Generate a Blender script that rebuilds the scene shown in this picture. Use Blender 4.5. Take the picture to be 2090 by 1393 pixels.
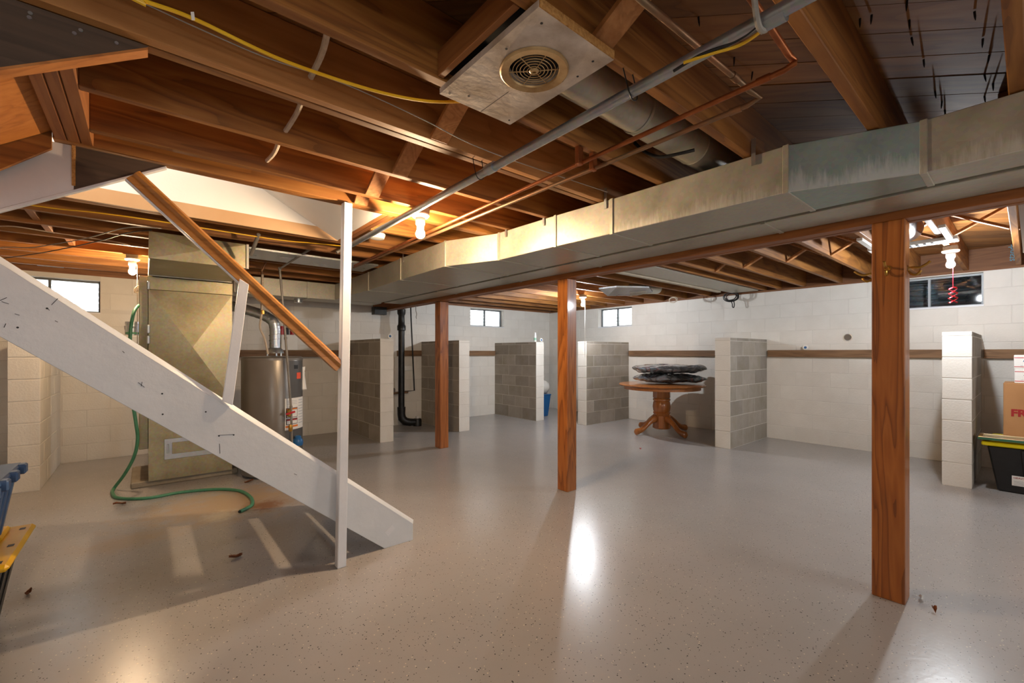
import bpy, bmesh, math, random
from mathutils import Vector, Matrix, noise as mnoise
random.seed(7)
for o in list(bpy.data.objects): bpy.data.objects.remove(o, do_unlink=True)
SC = bpy.context.scene
COL = SC.collection
R = math.radians

# ------------------------------------------------------------------ camera
FPX, HX, HY, CAMZ, YAW = 888.0, 1045.0, 719.0, 1.27, 0.6997
cam = bpy.data.cameras.new('camera'); camo = bpy.data.objects.new('camera', cam); COL.objects.link(camo)
cam.sensor_width = 36; cam.lens = 36 * FPX / 2090; cam.shift_y = (HY - 696.5) / 2090
cam.clip_start = 0.02
camo.location = (0, 0, CAMZ); camo.rotation_euler = (math.pi / 2, 0, -YAW)
SC.camera = camo
# ------------------------------------------------------------------ view, world
SC.view_settings.view_transform = 'Standard'; SC.view_settings.look = 'None'
SC.view_settings.gamma = 1; SC.view_settings.use_curve_mapping = False
SC.view_settings.exposure = 0.12
W = bpy.data.worlds.new('overcast_sky'); SC.world = W; W.use_nodes = True
W.node_tree.nodes['Background'].inputs[0].default_value = (0.86, 0.93, 1.0, 1)
W.node_tree.nodes['Background'].inputs[1].default_value = 2.5

WARM = (1.0, 0.71, 0.43); COOL = (0.90, 0.95, 1.0)
def point(name, loc, power, col, rad=0.033):
    l = bpy.data.lights.new(name, 'POINT'); l.energy = power; l.color = col; l.shadow_soft_size = rad
    o = bpy.data.objects.new(name, l); COL.objects.link(o); o.location = loc; return o
def area(name, loc, rot, sx, sy, power, col):
    l = bpy.data.lights.new(name, 'AREA'); l.energy = power; l.color = col; l.shape = 'RECTANGLE'; l.size = sx; l.size_y = sy
    o = bpy.data.objects.new(name, l); COL.objects.link(o); o.location = loc; o.rotation_euler = rot; return o
BULB_W = (86, 46, 84, 74)                     # watts radiated by each bulb, warm warm white white
BULBS = [(1.354, 2.526, 2.035), (-0.098, 5.504, 2.04), (5.38, 4.62, 2.04), (5.385, 0.441, 2.04)]
# added fill lamps, set in unseen wall recesses behind the camera
area('rear_fill', (-0.9, -2.50, 1.55), (-math.pi / 2, 0, math.pi), 1.5, 0.95, 30, (0.98, 0.98, 0.97))
area('rear_fill', (3.6, -2.50, 1.55), (-math.pi / 2, 0, math.pi), 1.5, 0.95, 30, (0.98, 0.98, 0.97))
# daylight falling down the three open window wells
for wx_, wy_, sx_, sy_ in ((-.84, 7.56, .78, .4), (5.345, 7.56, .78, .4), (7.56, 5.30, .4, .74)):
    area('well_daylight', (wx_, wy_, 2.46), (0, 0, 0), sx_, sy_, 34, (0.88, 0.95, 1.0))
# lamp on the floor above, shining into the stairwell
point('upstairs_lamp', (-0.6, 3.15, 3.0), 30, (1.0, 0.93, 0.84), 0.12)

# ------------------------------------------------------------------ photo pixel -> point on a known plane
_s, _c = math.sin(YAW), math.cos(YAW)
def ray(px, py):
    l = (px - HX) / FPX
    return (_s + l * _c, _c - l * _s, (HY - py) / FPX)
def PZ(px, py, z=0.0):
    r = ray(px, py); t = (z - CAMZ) / r[2]; return Vector((r[0] * t, r[1] * t, z))
def PX(px, py, x):
    r = ray(px, py); t = x / r[0]; return Vector((x, r[1] * t, CAMZ + r[2] * t))
def PY(px, py, y):
    r = ray(px, py); t = y / r[1]; return Vector((r[0] * t, y, CAMZ + r[2] * t))

# ------------------------------------------------------------------ materials
def lin(h):
    if isinstance(h, str):
        v = [int(h[i:i + 2], 16) / 255 for i in (0, 2, 4)]
        return tuple(x / 12.92 if x <= .04045 else ((x + .055) / 1.055) ** 2.4 for x in v) + (1,)
    return tuple(h) + (1,)
class NT:
    def __init__(s, name):
        s.m = bpy.data.materials.new(name); s.m.use_nodes = True; s.t = s.m.node_tree; s.n = s.t.nodes; s.l = s.t.links
        s.b = s.n['Principled BSDF']
    def add(s, typ, **k):
        n = s.n.new(typ)
        for a, v in k.items():
            if a in n.inputs.keys() if not hasattr(n, a) else False: n.inputs[a].default_value = v
            else: setattr(n, a, v)
        return n
    def link(s, a, b): s.l.new(a, b)
    def coords(s, scale=(1, 1, 1), kind='Object', rnd=False):
        tc = s.n.new('ShaderNodeTexCoord'); mp = s.n.new('ShaderNodeMapping'); mp.inputs['Scale'].default_value = scale
        s.link(tc.outputs[kind], mp.inputs['Vector'])
        if rnd:
            oi = s.n.new('ShaderNodeObjectInfo'); cb = s.n.new('ShaderNodeCombineXYZ'); mm = s.n.new('ShaderNodeMath'); mm.operation = 'MULTIPLY'; mm.inputs[1].default_value = 37.0
            s.link(oi.outputs['Random'], mm.inputs[0])
            for i in range(3): s.link(mm.outputs[0], cb.inputs[i])
            s.link(cb.outputs[0], mp.inputs['Location'])
        return mp.outputs[0]
    def noise(s, vec, scale, detail=4, rough=.55, dist=0.0):
        n = s.n.new('ShaderNodeTexNoise'); n.inputs['Scale'].default_value = scale; n.inputs['Detail'].default_value = detail
        n.inputs['Roughness'].default_value = rough; n.inputs['Distortion'].default_value = dist
        s.link(vec, n.inputs['Vector']); return n.outputs['Fac']
    def ramp(s, fac, stops):
        r = s.n.new('ShaderNodeValToRGB'); e = r.color_ramp.elements
        while len(e) > 1: e.remove(e[-1])
        e[0].position = stops[0][0]; e[0].color = lin(stops[0][1])
        for p, c in stops[1:]:
            x = e.new(p); x.color = lin(c)
        s.link(fac, r.inputs[0]); return r.outputs[0]
    def mix(s, fac, a, b, mode='MIX'):
        m = s.n.new('ShaderNodeMix'); m.data_type = 'RGBA'; m.blend_type = mode
        for i, v in ((0, fac), (6, a), (7, b)):
            if isinstance(v, bpy.types.NodeSocket): s.link(v, m.inputs[i])
            else: m.inputs[i].default_value = v if i == 0 else lin(v)
        return m.outputs[2]
    def bump(s, h, strength=.3, dist=.01):
        b = s.n.new('ShaderNodeBump'); b.inputs['Strength'].default_value = strength; b.inputs['Distance'].default_value = dist
        s.link(h, b.inputs['Height']); s.link(b.outputs[0], s.b.inputs['Normal']); return b
    def rand(s, lo, hi):
        oi = s.n.new('ShaderNodeObjectInfo'); mr = s.n.new('ShaderNodeMapRange'); mr.inputs[3].default_value = lo; mr.inputs[4].default_value = hi
        s.link(oi.outputs['Random'], mr.inputs[0]); return mr.outputs[0]
    def tint(s, col, lo, hi):
        m = s.n.new('ShaderNodeMix'); m.data_type = 'RGBA'; m.blend_type = 'MULTIPLY'; m.inputs[0].default_value = 1
        v = s.rand(lo, hi); cb = s.n.new('ShaderNodeCombineColor')
        for i in range(3): s.link(v, cb.inputs[i])
        s.link(col, m.inputs[6]); s.link(cb.outputs[0], m.inputs[7]); return m.outputs[2]
    def out(s, col=None, rough=None, metal=0.0, spec=None, coat=0.0, rough2=.1):
        if col is not None:
            if isinstance(col, bpy.types.NodeSocket): s.link(col, s.b.inputs['Base Color'])
            else: s.b.inputs['Base Color'].default_value = lin(col)
        if rough is not None:
            if isinstance(rough, bpy.types.NodeSocket): s.link(rough, s.b.inputs['Roughness'])
            else: s.b.inputs['Roughness'].default_value = rough
        s.b.inputs['Metallic'].default_value = metal
        if spec is not None: s.b.inputs['Specular IOR Level'].default_value = spec
        if coat: s.b.inputs['Coat Weight'].default_value = coat; s.b.inputs['Coat Roughness'].default_value = rough2
        return s.m
MATS = {}
def plain(name, c1, c2=None, rough=.5, metal=0.0, scale=6, bump=0.0, bscale=None, stretch=(1, 1, 1), rnd=None, coat=0.0, detail=4):
    if name in MATS: return MATS[name]
    t = NT(name); v = t.coords(stretch, rnd=True); n = t.noise(v, scale, detail)
    col = t.ramp(n, [(.3, c1), (.7, c2 or c1)])
    if rnd: col = t.tint(col, *rnd)
    if bump:
        h = n if not bscale else t.noise(v, bscale, 5)
        t.bump(h, bump, .01)
    MATS[name] = t.out(col, rough, metal, coat=coat); return MATS[name]
def wood(name, dark, mid, light, axis='X', grain=22, rough=.6, rnd=(.75, 1.2), coat=0.0, contrast=.35, along=1.0):
    if name in MATS: return MATS[name]
    t = NT(name); sc = [grain * .25] * 3; sc['XYZ'.index(axis)] = .45 * along
    v = t.coords(sc, rnd=True)
    n1 = t.noise(v, 1.0, 3, .5, .6)
    w = t.n.new('ShaderNodeMath'); w.operation = 'MULTIPLY'; w.inputs[1].default_value = 9.0; t.link(n1, w.inputs[0])
    f = t.n.new('ShaderNodeMath'); f.operation = 'FRACT'; t.link(w.outputs[0], f.inputs[0])
    fine = t.noise(v, 6.0, 5, .6)
    a = t.ramp(f.outputs[0], [(0, dark), (.3, mid), (.75, light), (1, mid)])
    b = t.ramp(fine, [(.3, mid), (.72, light)])
    col = t.mix(1 - contrast, a, b)
    big = t.noise(t.coords((.9, .9, .9), rnd=True), 2.0, 3)
    col = t.mix(t.ramp(big, [(.38, '000000'), (.75, '707070')]), col, dark)
    col = t.tint(col, *rnd)
    t.bump(fine, .25, .004)
    MATS[name] = t.out(col, rough, coat=coat); return MATS[name]

M_paint = plain('painted_block', 'ddd8cf', 'e6e2da', .55, scale=3, bump=.25, bscale=60, rnd=(.985, 1.01))
def bare_block():
    t = NT('bare_concrete_block'); v = t.coords(rnd=True)
    n = t.noise(v, 4, 5); sp = t.noise(v, 90, 3)
    col = t.ramp(n, [(.25, '99917f'), (.55, 'a79f94'), (.8, 'b2aba1')])
    col = t.mix(t.ramp(sp, [(.45, '000000'), (.8, '606060')]), col, '6e675e')
    col = t.tint(col, .8, 1.12); t.bump(sp, .5, .008)
    return t.out(col, .9)
M_bare = bare_block()
M_mortar = plain('mortar', 'cdc8bf', 'bdb7ac', .9, scale=12, bump=.3, bscale=60)
M_mortar_paint = plain('painted_mortar', 'd6d1c8', 'dedad2', .6, scale=5, bump=.2, bscale=50)
M_joist = wood('joist_wood', '47250c', '834d1c', 'b07838', 'X', 22, .6, (.7, 1.1), contrast=.45)
M_joist_light = wood('pale_joist_wood', '70431c', '9f6a37', 'bd8850', 'X', 22, .55, (.95, 1.1))
M_joisty = wood('header_wood', '5a2f12', '8a5226', 'a56d39', 'Y', 22, .6, (.85, 1.15))
M_plank = wood('subfloor_wood', '4c290f', '8c5826', 'ae783c', 'X', 16, .65, (.6, 1.15))
M_brace = wood('bridging_wood', '7a4a22', 'a66a36', 'c48a52', 'Z', 30, .6, (.85, 1.15))
M_post = wood('post_wood', '4a220a', '94521d', 'b26d30', 'Z', 26, .38, (.95, 1.08), coat=.2, contrast=.6, along=1.3)
M_beam = wood('beam_wood', '4c260e', '854a1c', 'a5652c', 'Y', 22, .5, (.9, 1.1))
M_ledger = wood('ledger_wood', '4a3420', '75563a', '957251', 'X', 20, .7, (.8, 1.1))
M_ledgery = wood('ledger_wood_y', '4a3420', '75563a', '957251', 'Y', 20, .7, (.8, 1.1))
M_darkwood = wood('weathered_board', '2c231d', '4a3a2e', '5f4b3b', 'X', 26, .75, (.95, 1.05))
M_orangewood = wood('orange_board', '7a4218', 'b06a2c', 'c98544', 'X', 20, .55, (.95, 1.05))
M_oak = wood('oak_table', '6e3c18', 'a4622d', 'b8763c', 'X', 20, .3, (1, 1), coat=.4)
M_oakz = wood('oak_turned', '6e3c18', '9c5c29', 'b07038', 'Z', 20, .3, (1, 1), coat=.4)
M_rail = wood('stained_rail', '7a481c', 'aa7036', 'bf8646', 'X', 26, .28, (1, 1), coat=.5)
M_white = plain('white_paint', 'dcdee2', 'e8e9ec', .42, scale=5, bump=.1, bscale=40)
M_drywall = plain('white_drywall', 'eeebe6', 'f3f1ec', .7, scale=2, bump=.05, bscale=80)
M_tan = plain('tan_drywall', 'c39a6e', 'cda67c', .6, scale=3)
M_stringer = plain('stringer_paint', 'd2d6da', 'dee1e4', .4, scale=4, bump=.12, bscale=30)
M_tread = plain('tread_paint', 'a8a49e', 'b4b0aa', .5, scale=6)
def galv(name, c1, c2, rough=.38, metal=.85, drips=False):
    t = NT(name); v = t.coords(rnd=True); n = t.noise(v, 7, 5, .6); sp = t.n.new('ShaderNodeTexVoronoi'); sp.inputs['Scale'].default_value = 60; t.link(v, sp.inputs['Vector'])
    col = t.ramp(n, [(.3, c1), (.7, c2)])
    col = t.mix(.06, col, sp.outputs['Color'])
    rg = t.ramp(n, [(.3, (rough * .85,) * 3), (.7, (rough * 1.25,) * 3)])
    if drips:
        tc = t.n.new('ShaderNodeTexCoord'); sx = t.n.new('ShaderNodeSeparateXYZ'); t.link(tc.outputs['Object'], sx.inputs[0])
        v2 = t.coords((1, 60, 7)); d0 = t.noise(v2, 1.0, 6, .7); d1 = t.noise(t.coords((1, 4, 1), rnd=True), 1.0, 2); dm = t.n.new('ShaderNodeMath'); dm.operation = 'MULTIPLY_ADD'; dm.inputs[1].default_value = .55; t.link(d1, dm.inputs[0]); dn = t.n.new('ShaderNodeMath'); dn.operation = 'MULTIPLY'; dn.inputs[1].default_value = .62; t.link(d0, dn.inputs[0]); t.link(dn.outputs[0], dm.inputs[2]); d = dm.outputs[0]
        mr = t.n.new('ShaderNodeMapRange'); mr.inputs[1].default_value = .135; mr.inputs[2].default_value = .01; mr.inputs[3].default_value = -.22; mr.inputs[4].default_value = .16
        t.link(sx.outputs['Z'], mr.inputs[0]); ad = t.n.new('ShaderNodeMath'); ad.operation = 'ADD'; t.link(d, ad.inputs[0]); t.link(mr.outputs[0], ad.inputs[1])
        ge = t.n.new('ShaderNodeNewGeometry'); sn = t.n.new('ShaderNodeSeparateXYZ'); t.link(ge.outputs['True Normal'], sn.inputs[0])
        lt_ = t.n.new('ShaderNodeMath'); lt_.operation = 'LESS_THAN'; lt_.inputs[1].default_value = -.5; t.link(sn.outputs['X'], lt_.inputs[0])
        md = t.n.new('ShaderNodeMath'); md.operation = 'MULTIPLY'; t.link(lt_.outputs[0], md.inputs[0]); t.link(ad.outputs[0], md.inputs[1])
        m = t.ramp(md.outputs[0], [(.58, '000000'), (.78, 'c8c8c8')])
        col = t.mix(m, col, 'e4e4df')
    t.bump(n, .06, .01)
    return t.out(col, rg, metal)
M_galv = galv('galvanized_sheet', 'a9a596', 'bcb8a9', .42, .55)
M_galv_drip = galv('galvanized_sheet_with_drips', 'a9a596', 'b9b5a6', .42, .55, True)
M_galv_green = galv('green_grey_sheet_with_drips', '8f9f98', 'a0aea8', .45, .5, True)
M_furn = galv('furnace_sheet', '958a69', 'a99e7c', .36, .65)
M_steel = galv('bright_galvanized', 'b6bbc0', 'c6cacd', .3, .9)
M_pipe = galv('galvanized_pipe', '9aa0a6', 'b0b5ba', .35, .8)
M_copper = plain('aged_copper', '8f4f2b', 'b06a3f', .4, .8, 14, .1)
M_copper_dull = plain('dull_copper', '7f6c55', '9b6a48', .45, .7, 10, .1)
M_iron = plain('black_cast_iron', '12110f', '2a2724', .38, .3, 16, .2)
M_blackplastic = plain('black_plastic', '151516', '1d1d1f', .38, 0, 20)
M_blackcable = plain('black_cable', '131212', '1c1b1a', .5)
M_yellowcable = plain('yellow_cable', 'e0ac10', 'ecc02a', .45)
M_greycable = plain('grey_cable', '8d8880', 'a39d94', .6, scale=30, bump=.2)
M_cloth = plain('cloth_cable', 'b9a894', 'cfc0ad', .8, scale=40, bump=.3)
M_yellow = plain('yellow_plastic', 'e0a80f', 'ecb71d', .4)
M_yellow2 = plain('lemon_plastic', 'e6d300', 'f0df12', .4)
M_blue = plain('blue_plastic', '3d5a80', '4a6790', .4)
M_bluebin = plain('blue_bin_plastic', '1f5c96', '276aa8', .4)
M_hose = plain('green_hose', '3f7d5c', '4f8c6a', .45, scale=20)
M_porcelain = plain('white_porcelain', 'efece4', 'f5f2ea', .25, coat=.3)
M_whiteplastic = plain('white_plastic', 'e8e6e0', 'efeeea', .4)
M_brass = plain('brass', 'b98b3e', 'd3a655', .28, .95, 10)
M_grille = plain('tarnished_brass', '9a7442', 'cdb183', .42, .5, 12, .15)
M_vent = plain('whitewashed_board', 'a8947f', 'e2d5c8', .75, scale=8, bump=.4, bscale=30, detail=8)
M_rawedge = plain('raw_wood_edge', 'b07a3c', 'd2a05e', .85, scale=90, bump=.8)
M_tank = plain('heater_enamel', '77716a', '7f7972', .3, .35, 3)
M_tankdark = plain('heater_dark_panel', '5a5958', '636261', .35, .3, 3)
M_label = plain('paper_label', 'e6e4df', 'edebe6', .5)
M_orange = plain('orange_sticker', 'e8512c', 'f0603a', .5)
M_red = plain('red_plastic', 'b3141f', 'c8202c', .3)
M_redprint = plain('red_print', 'a02020', 'a82828', .6)
M_blueprint = plain('blue_print', '2a5a92', '336699', .6)
M_darkprint = plain('dark_print', '202022', '2a2a2c', .6)
M_greyprint = plain('grey_print', '9aa0aa', 'a8aeb6', .6)
M_orangeprint = plain('orange_print', 'e07a28', 'e88432', .6)
M_cardboard = plain('cardboard', 'a9784a', 'b88757', .75, scale=3, bump=.05)
M_concrete = plain('concrete_pad', '8d8374', 'a09684', .9, scale=8, bump=.4, bscale=40)
M_rim = wood('rim_board', '4a2a14', '76492a', '94643c', 'X', 22, .65, (.85, 1.1))
M_rimy = wood('rim_board_y', '4a2a14', '76492a', '94643c', 'Y', 22, .65, (.85, 1.1))
M_leaf = plain('dry_leaf', '6a3a1c', '8a5230', .8, scale=20)
M_wellmetal = plain('window_well_metal', 'd6dad8', 'e4e7e6', .4, .2)
M_welldark = galv('dark_well_metal', '6f7a80', '8a959b', .3, .9)
M_frame = plain('window_frame_steel', '55595c', '6a6e70', .5, .3)
M_framelight = plain('window_frame_grey', '8f9498', 'a0a5a8', .5, .3)
M_gravel = plain('gravel', '7c766c', '9a9388', .9, scale=30, bump=.8)
def glass():
    t = NT('window_glass'); m = t.m; n = t.n; t.n.remove(t.b)
    tr = n.new('ShaderNodeBsdfTransparent'); gl = n.new('ShaderNodeBsdfGlossy'); gl.inputs['Roughness'].default_value = .03; mx = n.new('ShaderNodeMixShader')
    fr = n.new('ShaderNodeFresnel'); fr.inputs[0].default_value = 1.45
    t.link(fr.outputs[0], mx.inputs[0]); t.link(tr.outputs[0], mx.inputs[1]); t.link(gl.outputs[0], mx.inputs[2]); t.link(mx.outputs[0], n['Material Output'].inputs[0]); return m
M_glass = glass()
def film():
    t = NT('clear_bag_film'); v = t.coords(rnd=True); n = t.noise(v, 9, 4, .6, 1.2)
    big = t.noise(v, 4, 2, .5, .3)
    col = t.ramp(big, [(.30, '2c3034'), (.42, '666b72'), (.48, '3a3e43'), (.55, '787c82'), (.58, '80565c'), (.61, '4a4e55'), (.66, '5f7480'), (.8, 'b5b9bd')])
    t.bump(n, 1.0, .06); return t.out(col, .12, 0, spec=.9, coat=1.0, rough2=.04)
M_film = film()
M_bag = plain('white_sack', 'd9d5cc', 'e6e3dc', .45, scale=6, bump=.4, bscale=12)
def emis(name, col, st):
    t = NT(name); t.b.inputs['Base Color'].default_value = lin('ffffff'); t.b.inputs['Emission Color'].default_value = tuple(col) + (1,); t.b.inputs['Emission Strength'].default_value = st; return t.m
M_bulb = [emis('lit_bulb', c_, p_ / (math.pi * .0115)) for c_, p_ in zip((WARM, WARM, COOL, COOL), BULB_W)]
def floor_mat():
    t = NT('epoxy_floor'); tc = t.n.new('ShaderNodeTexCoord'); v = tc.outputs['Object']
    big = t.noise(v, .9, 5, .6); med = t.noise(v, 5, 6, .65)
    col = t.ramp(big, [(.3, 'a29f9d'), (.55, 'a9a5a3'), (.75, 'afaba8')])
    col = t.mix(t.ramp(med, [(.5, '000000'), (.8, '2c2c2c')]), col, 'b9a894')
    def flecks(scale, lo, c, col, size, seed):
        mp = t.n.new('ShaderNodeMapping'); mp.inputs['Location'].default_value = (seed, seed * .7, 0); t.link(v, mp.inputs[0])
        vo = t.n.new('ShaderNodeTexVoronoi'); vo.inputs['Scale'].default_value = scale; t.link(mp.outputs[0], vo.inputs['Vector'])
        sp = t.n.new('ShaderNodeSeparateColor'); t.link(vo.outputs['Color'], sp.inputs[0])
        a = t.n.new('ShaderNodeMath'); a.operation = 'GREATER_THAN'; a.inputs[1].default_value = lo; t.link(sp.outputs[0], a.inputs[0])
        b = t.n.new('ShaderNodeMath'); b.operation = 'LESS_THAN'; b.inputs[1].default_value = size; t.link(vo.outputs['Distance'], b.inputs[0])
        m = t.n.new('ShaderNodeMath'); m.operation = 'MULTIPLY'; t.link(a.outputs[0], m.inputs[0]); t.link(b.outputs[0], m.inputs[1])
        return t.mix(m.outputs[0], col, c)
    col = flecks(95, .93, '3b3a3c', col, .28, 0); col = flecks(80, .93, 'd9cdbd', col, .24, 3.3); col = flecks(140, .95, '54504e', col, .3, 9.1)
    def patch(p, r, c, amt, col, sx=1.0, sy=1.0, nsc=7):
        su = t.n.new('ShaderNodeMapping'); su.inputs['Location'].default_value = (-p.x * sx, -p.y * sy, 0); su.inputs['Scale'].default_value = (sx, sy, 0); t.link(v, su.inputs[0])
        ln = t.n.new('ShaderNodeVectorMath'); ln.operation = 'LENGTH'; t.link(su.outputs[0], ln.inputs[0])
        nn = t.noise(v, nsc, 5, .65); ad = t.n.new('ShaderNodeMath'); ad.operation = 'MULTIPLY_ADD'; ad.inputs[1].default_value = r * 1.3; t.link(nn, ad.inputs[0]); t.link(ln.outputs['Value'], ad.inputs[2])
        mr = t.n.new('ShaderNodeMapRange'); mr.interpolation_type = 'SMOOTHSTEP'; mr.inputs[1].default_value = r * 1.75; mr.inputs[2].default_value = r * .8; mr.inputs[3].default_value = 0; mr.inputs[4].default_value = amt
        t.link(ad.outputs[0], mr.inputs[0]); return t.mix(mr.outputs[0], col, c)
    col = patch(PZ(470, 1025), .62, 'b79468', .75, col, .8, 1.0); col = patch(PZ(545, 1030), .2, '7a4a22', .85, col, 1, 1, 14)
    col = patch(PZ(450, 1052), .16, 'd8cbb4', .6, col, 1, 1, 22); col = patch(PZ(260, 1105), .35, 'b39b80', .5, col, 1, 1.6, 9)
    col = patch(PZ(160, 1230), .4, '8f8175', .4, col, 1, 1, 9)
    b = t.noise(v, 40, 2, .5); t.bump(b, .04, .01)
    t.b.inputs['Roughness'].default_value = .26; t.b.inputs['Specular IOR Level'].default_value = .55
    return t.out(col)
M_floor = floor_mat()

# ------------------------------------------------------------------ mesh building
class MB:
    def __init__(s): s.v = []; s.f = []; s.mi = []
    def add(s, vs, fs, mi=0):
        o = len(s.v); s.v += [Vector(v) for v in vs]; s.f += [tuple(i + o for i in f) for f in fs]; s.mi += [mi] * len(fs); return s
    def box(s, x0, x1, y0, y1, z0, z1, mi=0):
        return s.add([(x0, y0, z0), (x1, y0, z0), (x1, y1, z0), (x0, y1, z0), (x0, y0, z1), (x1, y0, z1), (x1, y1, z1), (x0, y1, z1)],
                     [(0, 3, 2, 1), (4, 5, 6, 7), (0, 1, 5, 4), (1, 2, 6, 5), (2, 3, 7, 6), (3, 0, 4, 7)], mi)
    def prism(s, pts, vec, mi=0):                    # polygon (3D points) swept by vec
        pts = [Vector(p) for p in pts]; n = len(pts); vec = Vector(vec)
        a = pts + [p + vec for p in pts]
        return s.add(a, [tuple(range(n))[::-1], tuple(range(n, 2 * n))] + [(i, (i + 1) % n, n + (i + 1) % n, n + i) for i in range(n)], mi)
    def bar(s, p0, p1, w, h, up=(0, 0, 1), mi=0):    # rectangular bar p0 -> p1, w sideways, h along up
        p0, p1 = Vector(p0), Vector(p1); d = (p1 - p0).normalized(); sd = d.cross(Vector(up)).normalized(); u = sd.cross(d).normalized()
        q = [sd * (w / 2) * a + u * (h / 2) * b for a, b in ((-1, -1), (1, -1), (1, 1), (-1, 1))]
        return s.prism([p0 + x for x in q], p1 - p0, mi)
    def rings(s, rings, cap=True, closed=False, mi=0):
        n = len(rings[0]); o = []
        for r in rings: o += r
        f = []
        m = len(rings)
        for i in range(m - (0 if closed else 1)):
            j = (i + 1) % m
            for k in range(n): f.append((i * n + k, i * n + (k + 1) % n, j * n + (k + 1) % n, j * n + k))
        if cap and not closed: f.append(tuple(range(n))[::-1]); f.append(tuple(range((m - 1) * n, m * n)))
        return s.add(o, f, mi)
    def tube(s, pts, r, n=10, smooth=0, closed=False, mi=0):
        pts = [Vector(p) for p in pts]
        if smooth: pts = catmull(pts, smooth, closed)
        rs = r if isinstance(r, (list, tuple)) else [r] * len(pts)
        up = None; rings = []
        m = len(pts)
        for i, p in enumerate(pts):
            a = pts[(i - 1) % m] if closed else pts[max(i - 1, 0)]; b = pts[(i + 1) % m] if closed else pts[min(i + 1, m - 1)]
            d = (b - a).normalized()
            if up is None: up = d.orthogonal().normalized()
            up = (up - d * up.dot(d)); up = up.normalized() if up.length > 1e-6 else d.orthogonal().normalized()
            sd = d.cross(up)
            rr = rs[min(i, len(rs) - 1)]
            rings.append([p + (up * math.cos(2 * math.pi * k / n) + sd * math.sin(2 * math.pi * k / n)) * rr for k in range(n)])
        return s.rings(rings, True, closed, mi)
    def lathe(s, prof, c, n=24, axis='Z', cap=True, mi=0):  # prof [(r, h)]
        c = Vector(c); rings = []
        for r, h in prof:
            rg = []
            for k in range(n):
                a = 2 * math.pi * k / n; x, y = r * math.cos(a), r * math.sin(a)
                rg.append(c + Vector({'Z': (x, y, h), 'X': (h, x, y), 'Y': (y, h, x)}[axis]))
            rings.append(rg)
        return s.rings(rings, cap, False, mi)
    def build(s, name, mat, parent=None, smooth=False, bevel=0.0, origin=None):
        xs = [v for v in s.v]
        lo = Vector((min(v.x for v in xs), min(v.y for v in xs), min(v.z for v in xs))); hi = Vector((max(v.x for v in xs), max(v.y for v in xs), max(v.z for v in xs)))
        org = Vector(origin) if origin is not None else Vector(((lo.x + hi.x) / 2, (lo.y + hi.y) / 2, lo.z))
        me = bpy.data.meshes.new(name); me.from_pydata([v - org for v in xs], [], s.f)
        mats = mat if isinstance(mat, (list, tuple)) else [mat]
        for m in mats: me.materials.append(m)
        if len(mats) > 1:
            for p, i in zip(me.polygons, s.mi): p.material_index = i
        bm = bmesh.new(); bm.from_mesh(me)
        if bevel: bmesh.ops.bevel(bm, geom=list(bm.edges), offset=bevel, segments=1, affect='EDGES', clamp_overlap=True)
        bmesh.ops.recalc_face_normals(bm, faces=bm.faces)
        if smooth:
            for f in bm.faces: f.smooth = True
            for e in bm.edges:
                if len(e.link_faces) == 2 and e.calc_face_angle(0) > R(38): e.smooth = False
        bm.to_mesh(me); bm.free()
        o = bpy.data.objects.new(name, me); COL.objects.link(o)
        place(o, org, parent); return o
def wpos(o):
    p = Vector((0, 0, 0))
    while o: p += o.location; o = o.parent
    return p
def place(o, org, parent):
    if parent: o.parent = parent; o.location = Vector(org) - wpos(parent)
    else: o.location = org
def catmull(p, k, closed=False):
    out = []; n = len(p)
    for i in range(n if closed else n - 1):
        a, b, c, d = (p[(i - 1) % n], p[i], p[(i + 1) % n], p[(i + 2) % n]) if closed else (p[max(i - 1, 0)], p[i], p[i + 1], p[min(i + 2, n - 1)])
        for j in range(k):
            t = j / k
            out.append(.5 * ((2 * b) + (c - a) * t + (2 * a - 5 * b + 4 * c - d) * t * t + (3 * b - a - 3 * c + d) * t ** 3))
    if not closed: out.append(p[-1])
    return out
def tag(o, label=None, cat=None, group=None, kind=None):
    if label: o['label'] = label
    if cat: o['category'] = cat
    if group: o['group'] = group
    if kind: o['kind'] = kind
    return o
def thing(name, label, cat, loc, group=None):
    o = bpy.data.objects.new(name, None); COL.objects.link(o); o.location = loc; o.empty_display_size = .1
    return tag(o, label, cat, group)
def struct(o): o['kind'] = 'structure'; return o
def dup(o, parent=None, loc=None):
    c = o.copy(); COL.objects.link(c); c.parent = parent
    if loc is not None: c.location = loc
    return c
def text_mesh(name, body, size, mat, parent, M, bold=0.0, shear=0.0):
    cu = bpy.data.curves.new(name, 'FONT'); cu.body = body; cu.size = size; cu.extrude = .0006; cu.offset = bold; cu.shear = shear
    t = bpy.data.objects.new(name, cu); COL.objects.link(t); bpy.context.view_layer.update()
    me = bpy.data.meshes.new_from_object(t.evaluated_get(bpy.context.evaluated_depsgraph_get())); bpy.data.objects.remove(t, do_unlink=True); bpy.data.curves.remove(cu)
    org = M.translation.copy(); M2 = M.copy(); M2.translation = (0, 0, 0); me.transform(M2); me.materials.clear(); me.materials.append(mat)
    o = bpy.data.objects.new(name, me); COL.objects.link(o); place(o, org, parent); return o
def frame_M(org, xdir, ydir):
    x = Vector(xdir).normalized(); y = Vector(ydir).normalized(); z = x.cross(y); m = Matrix((x, y, z)).transposed().to_4x4(); m.translation = org; return m

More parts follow.
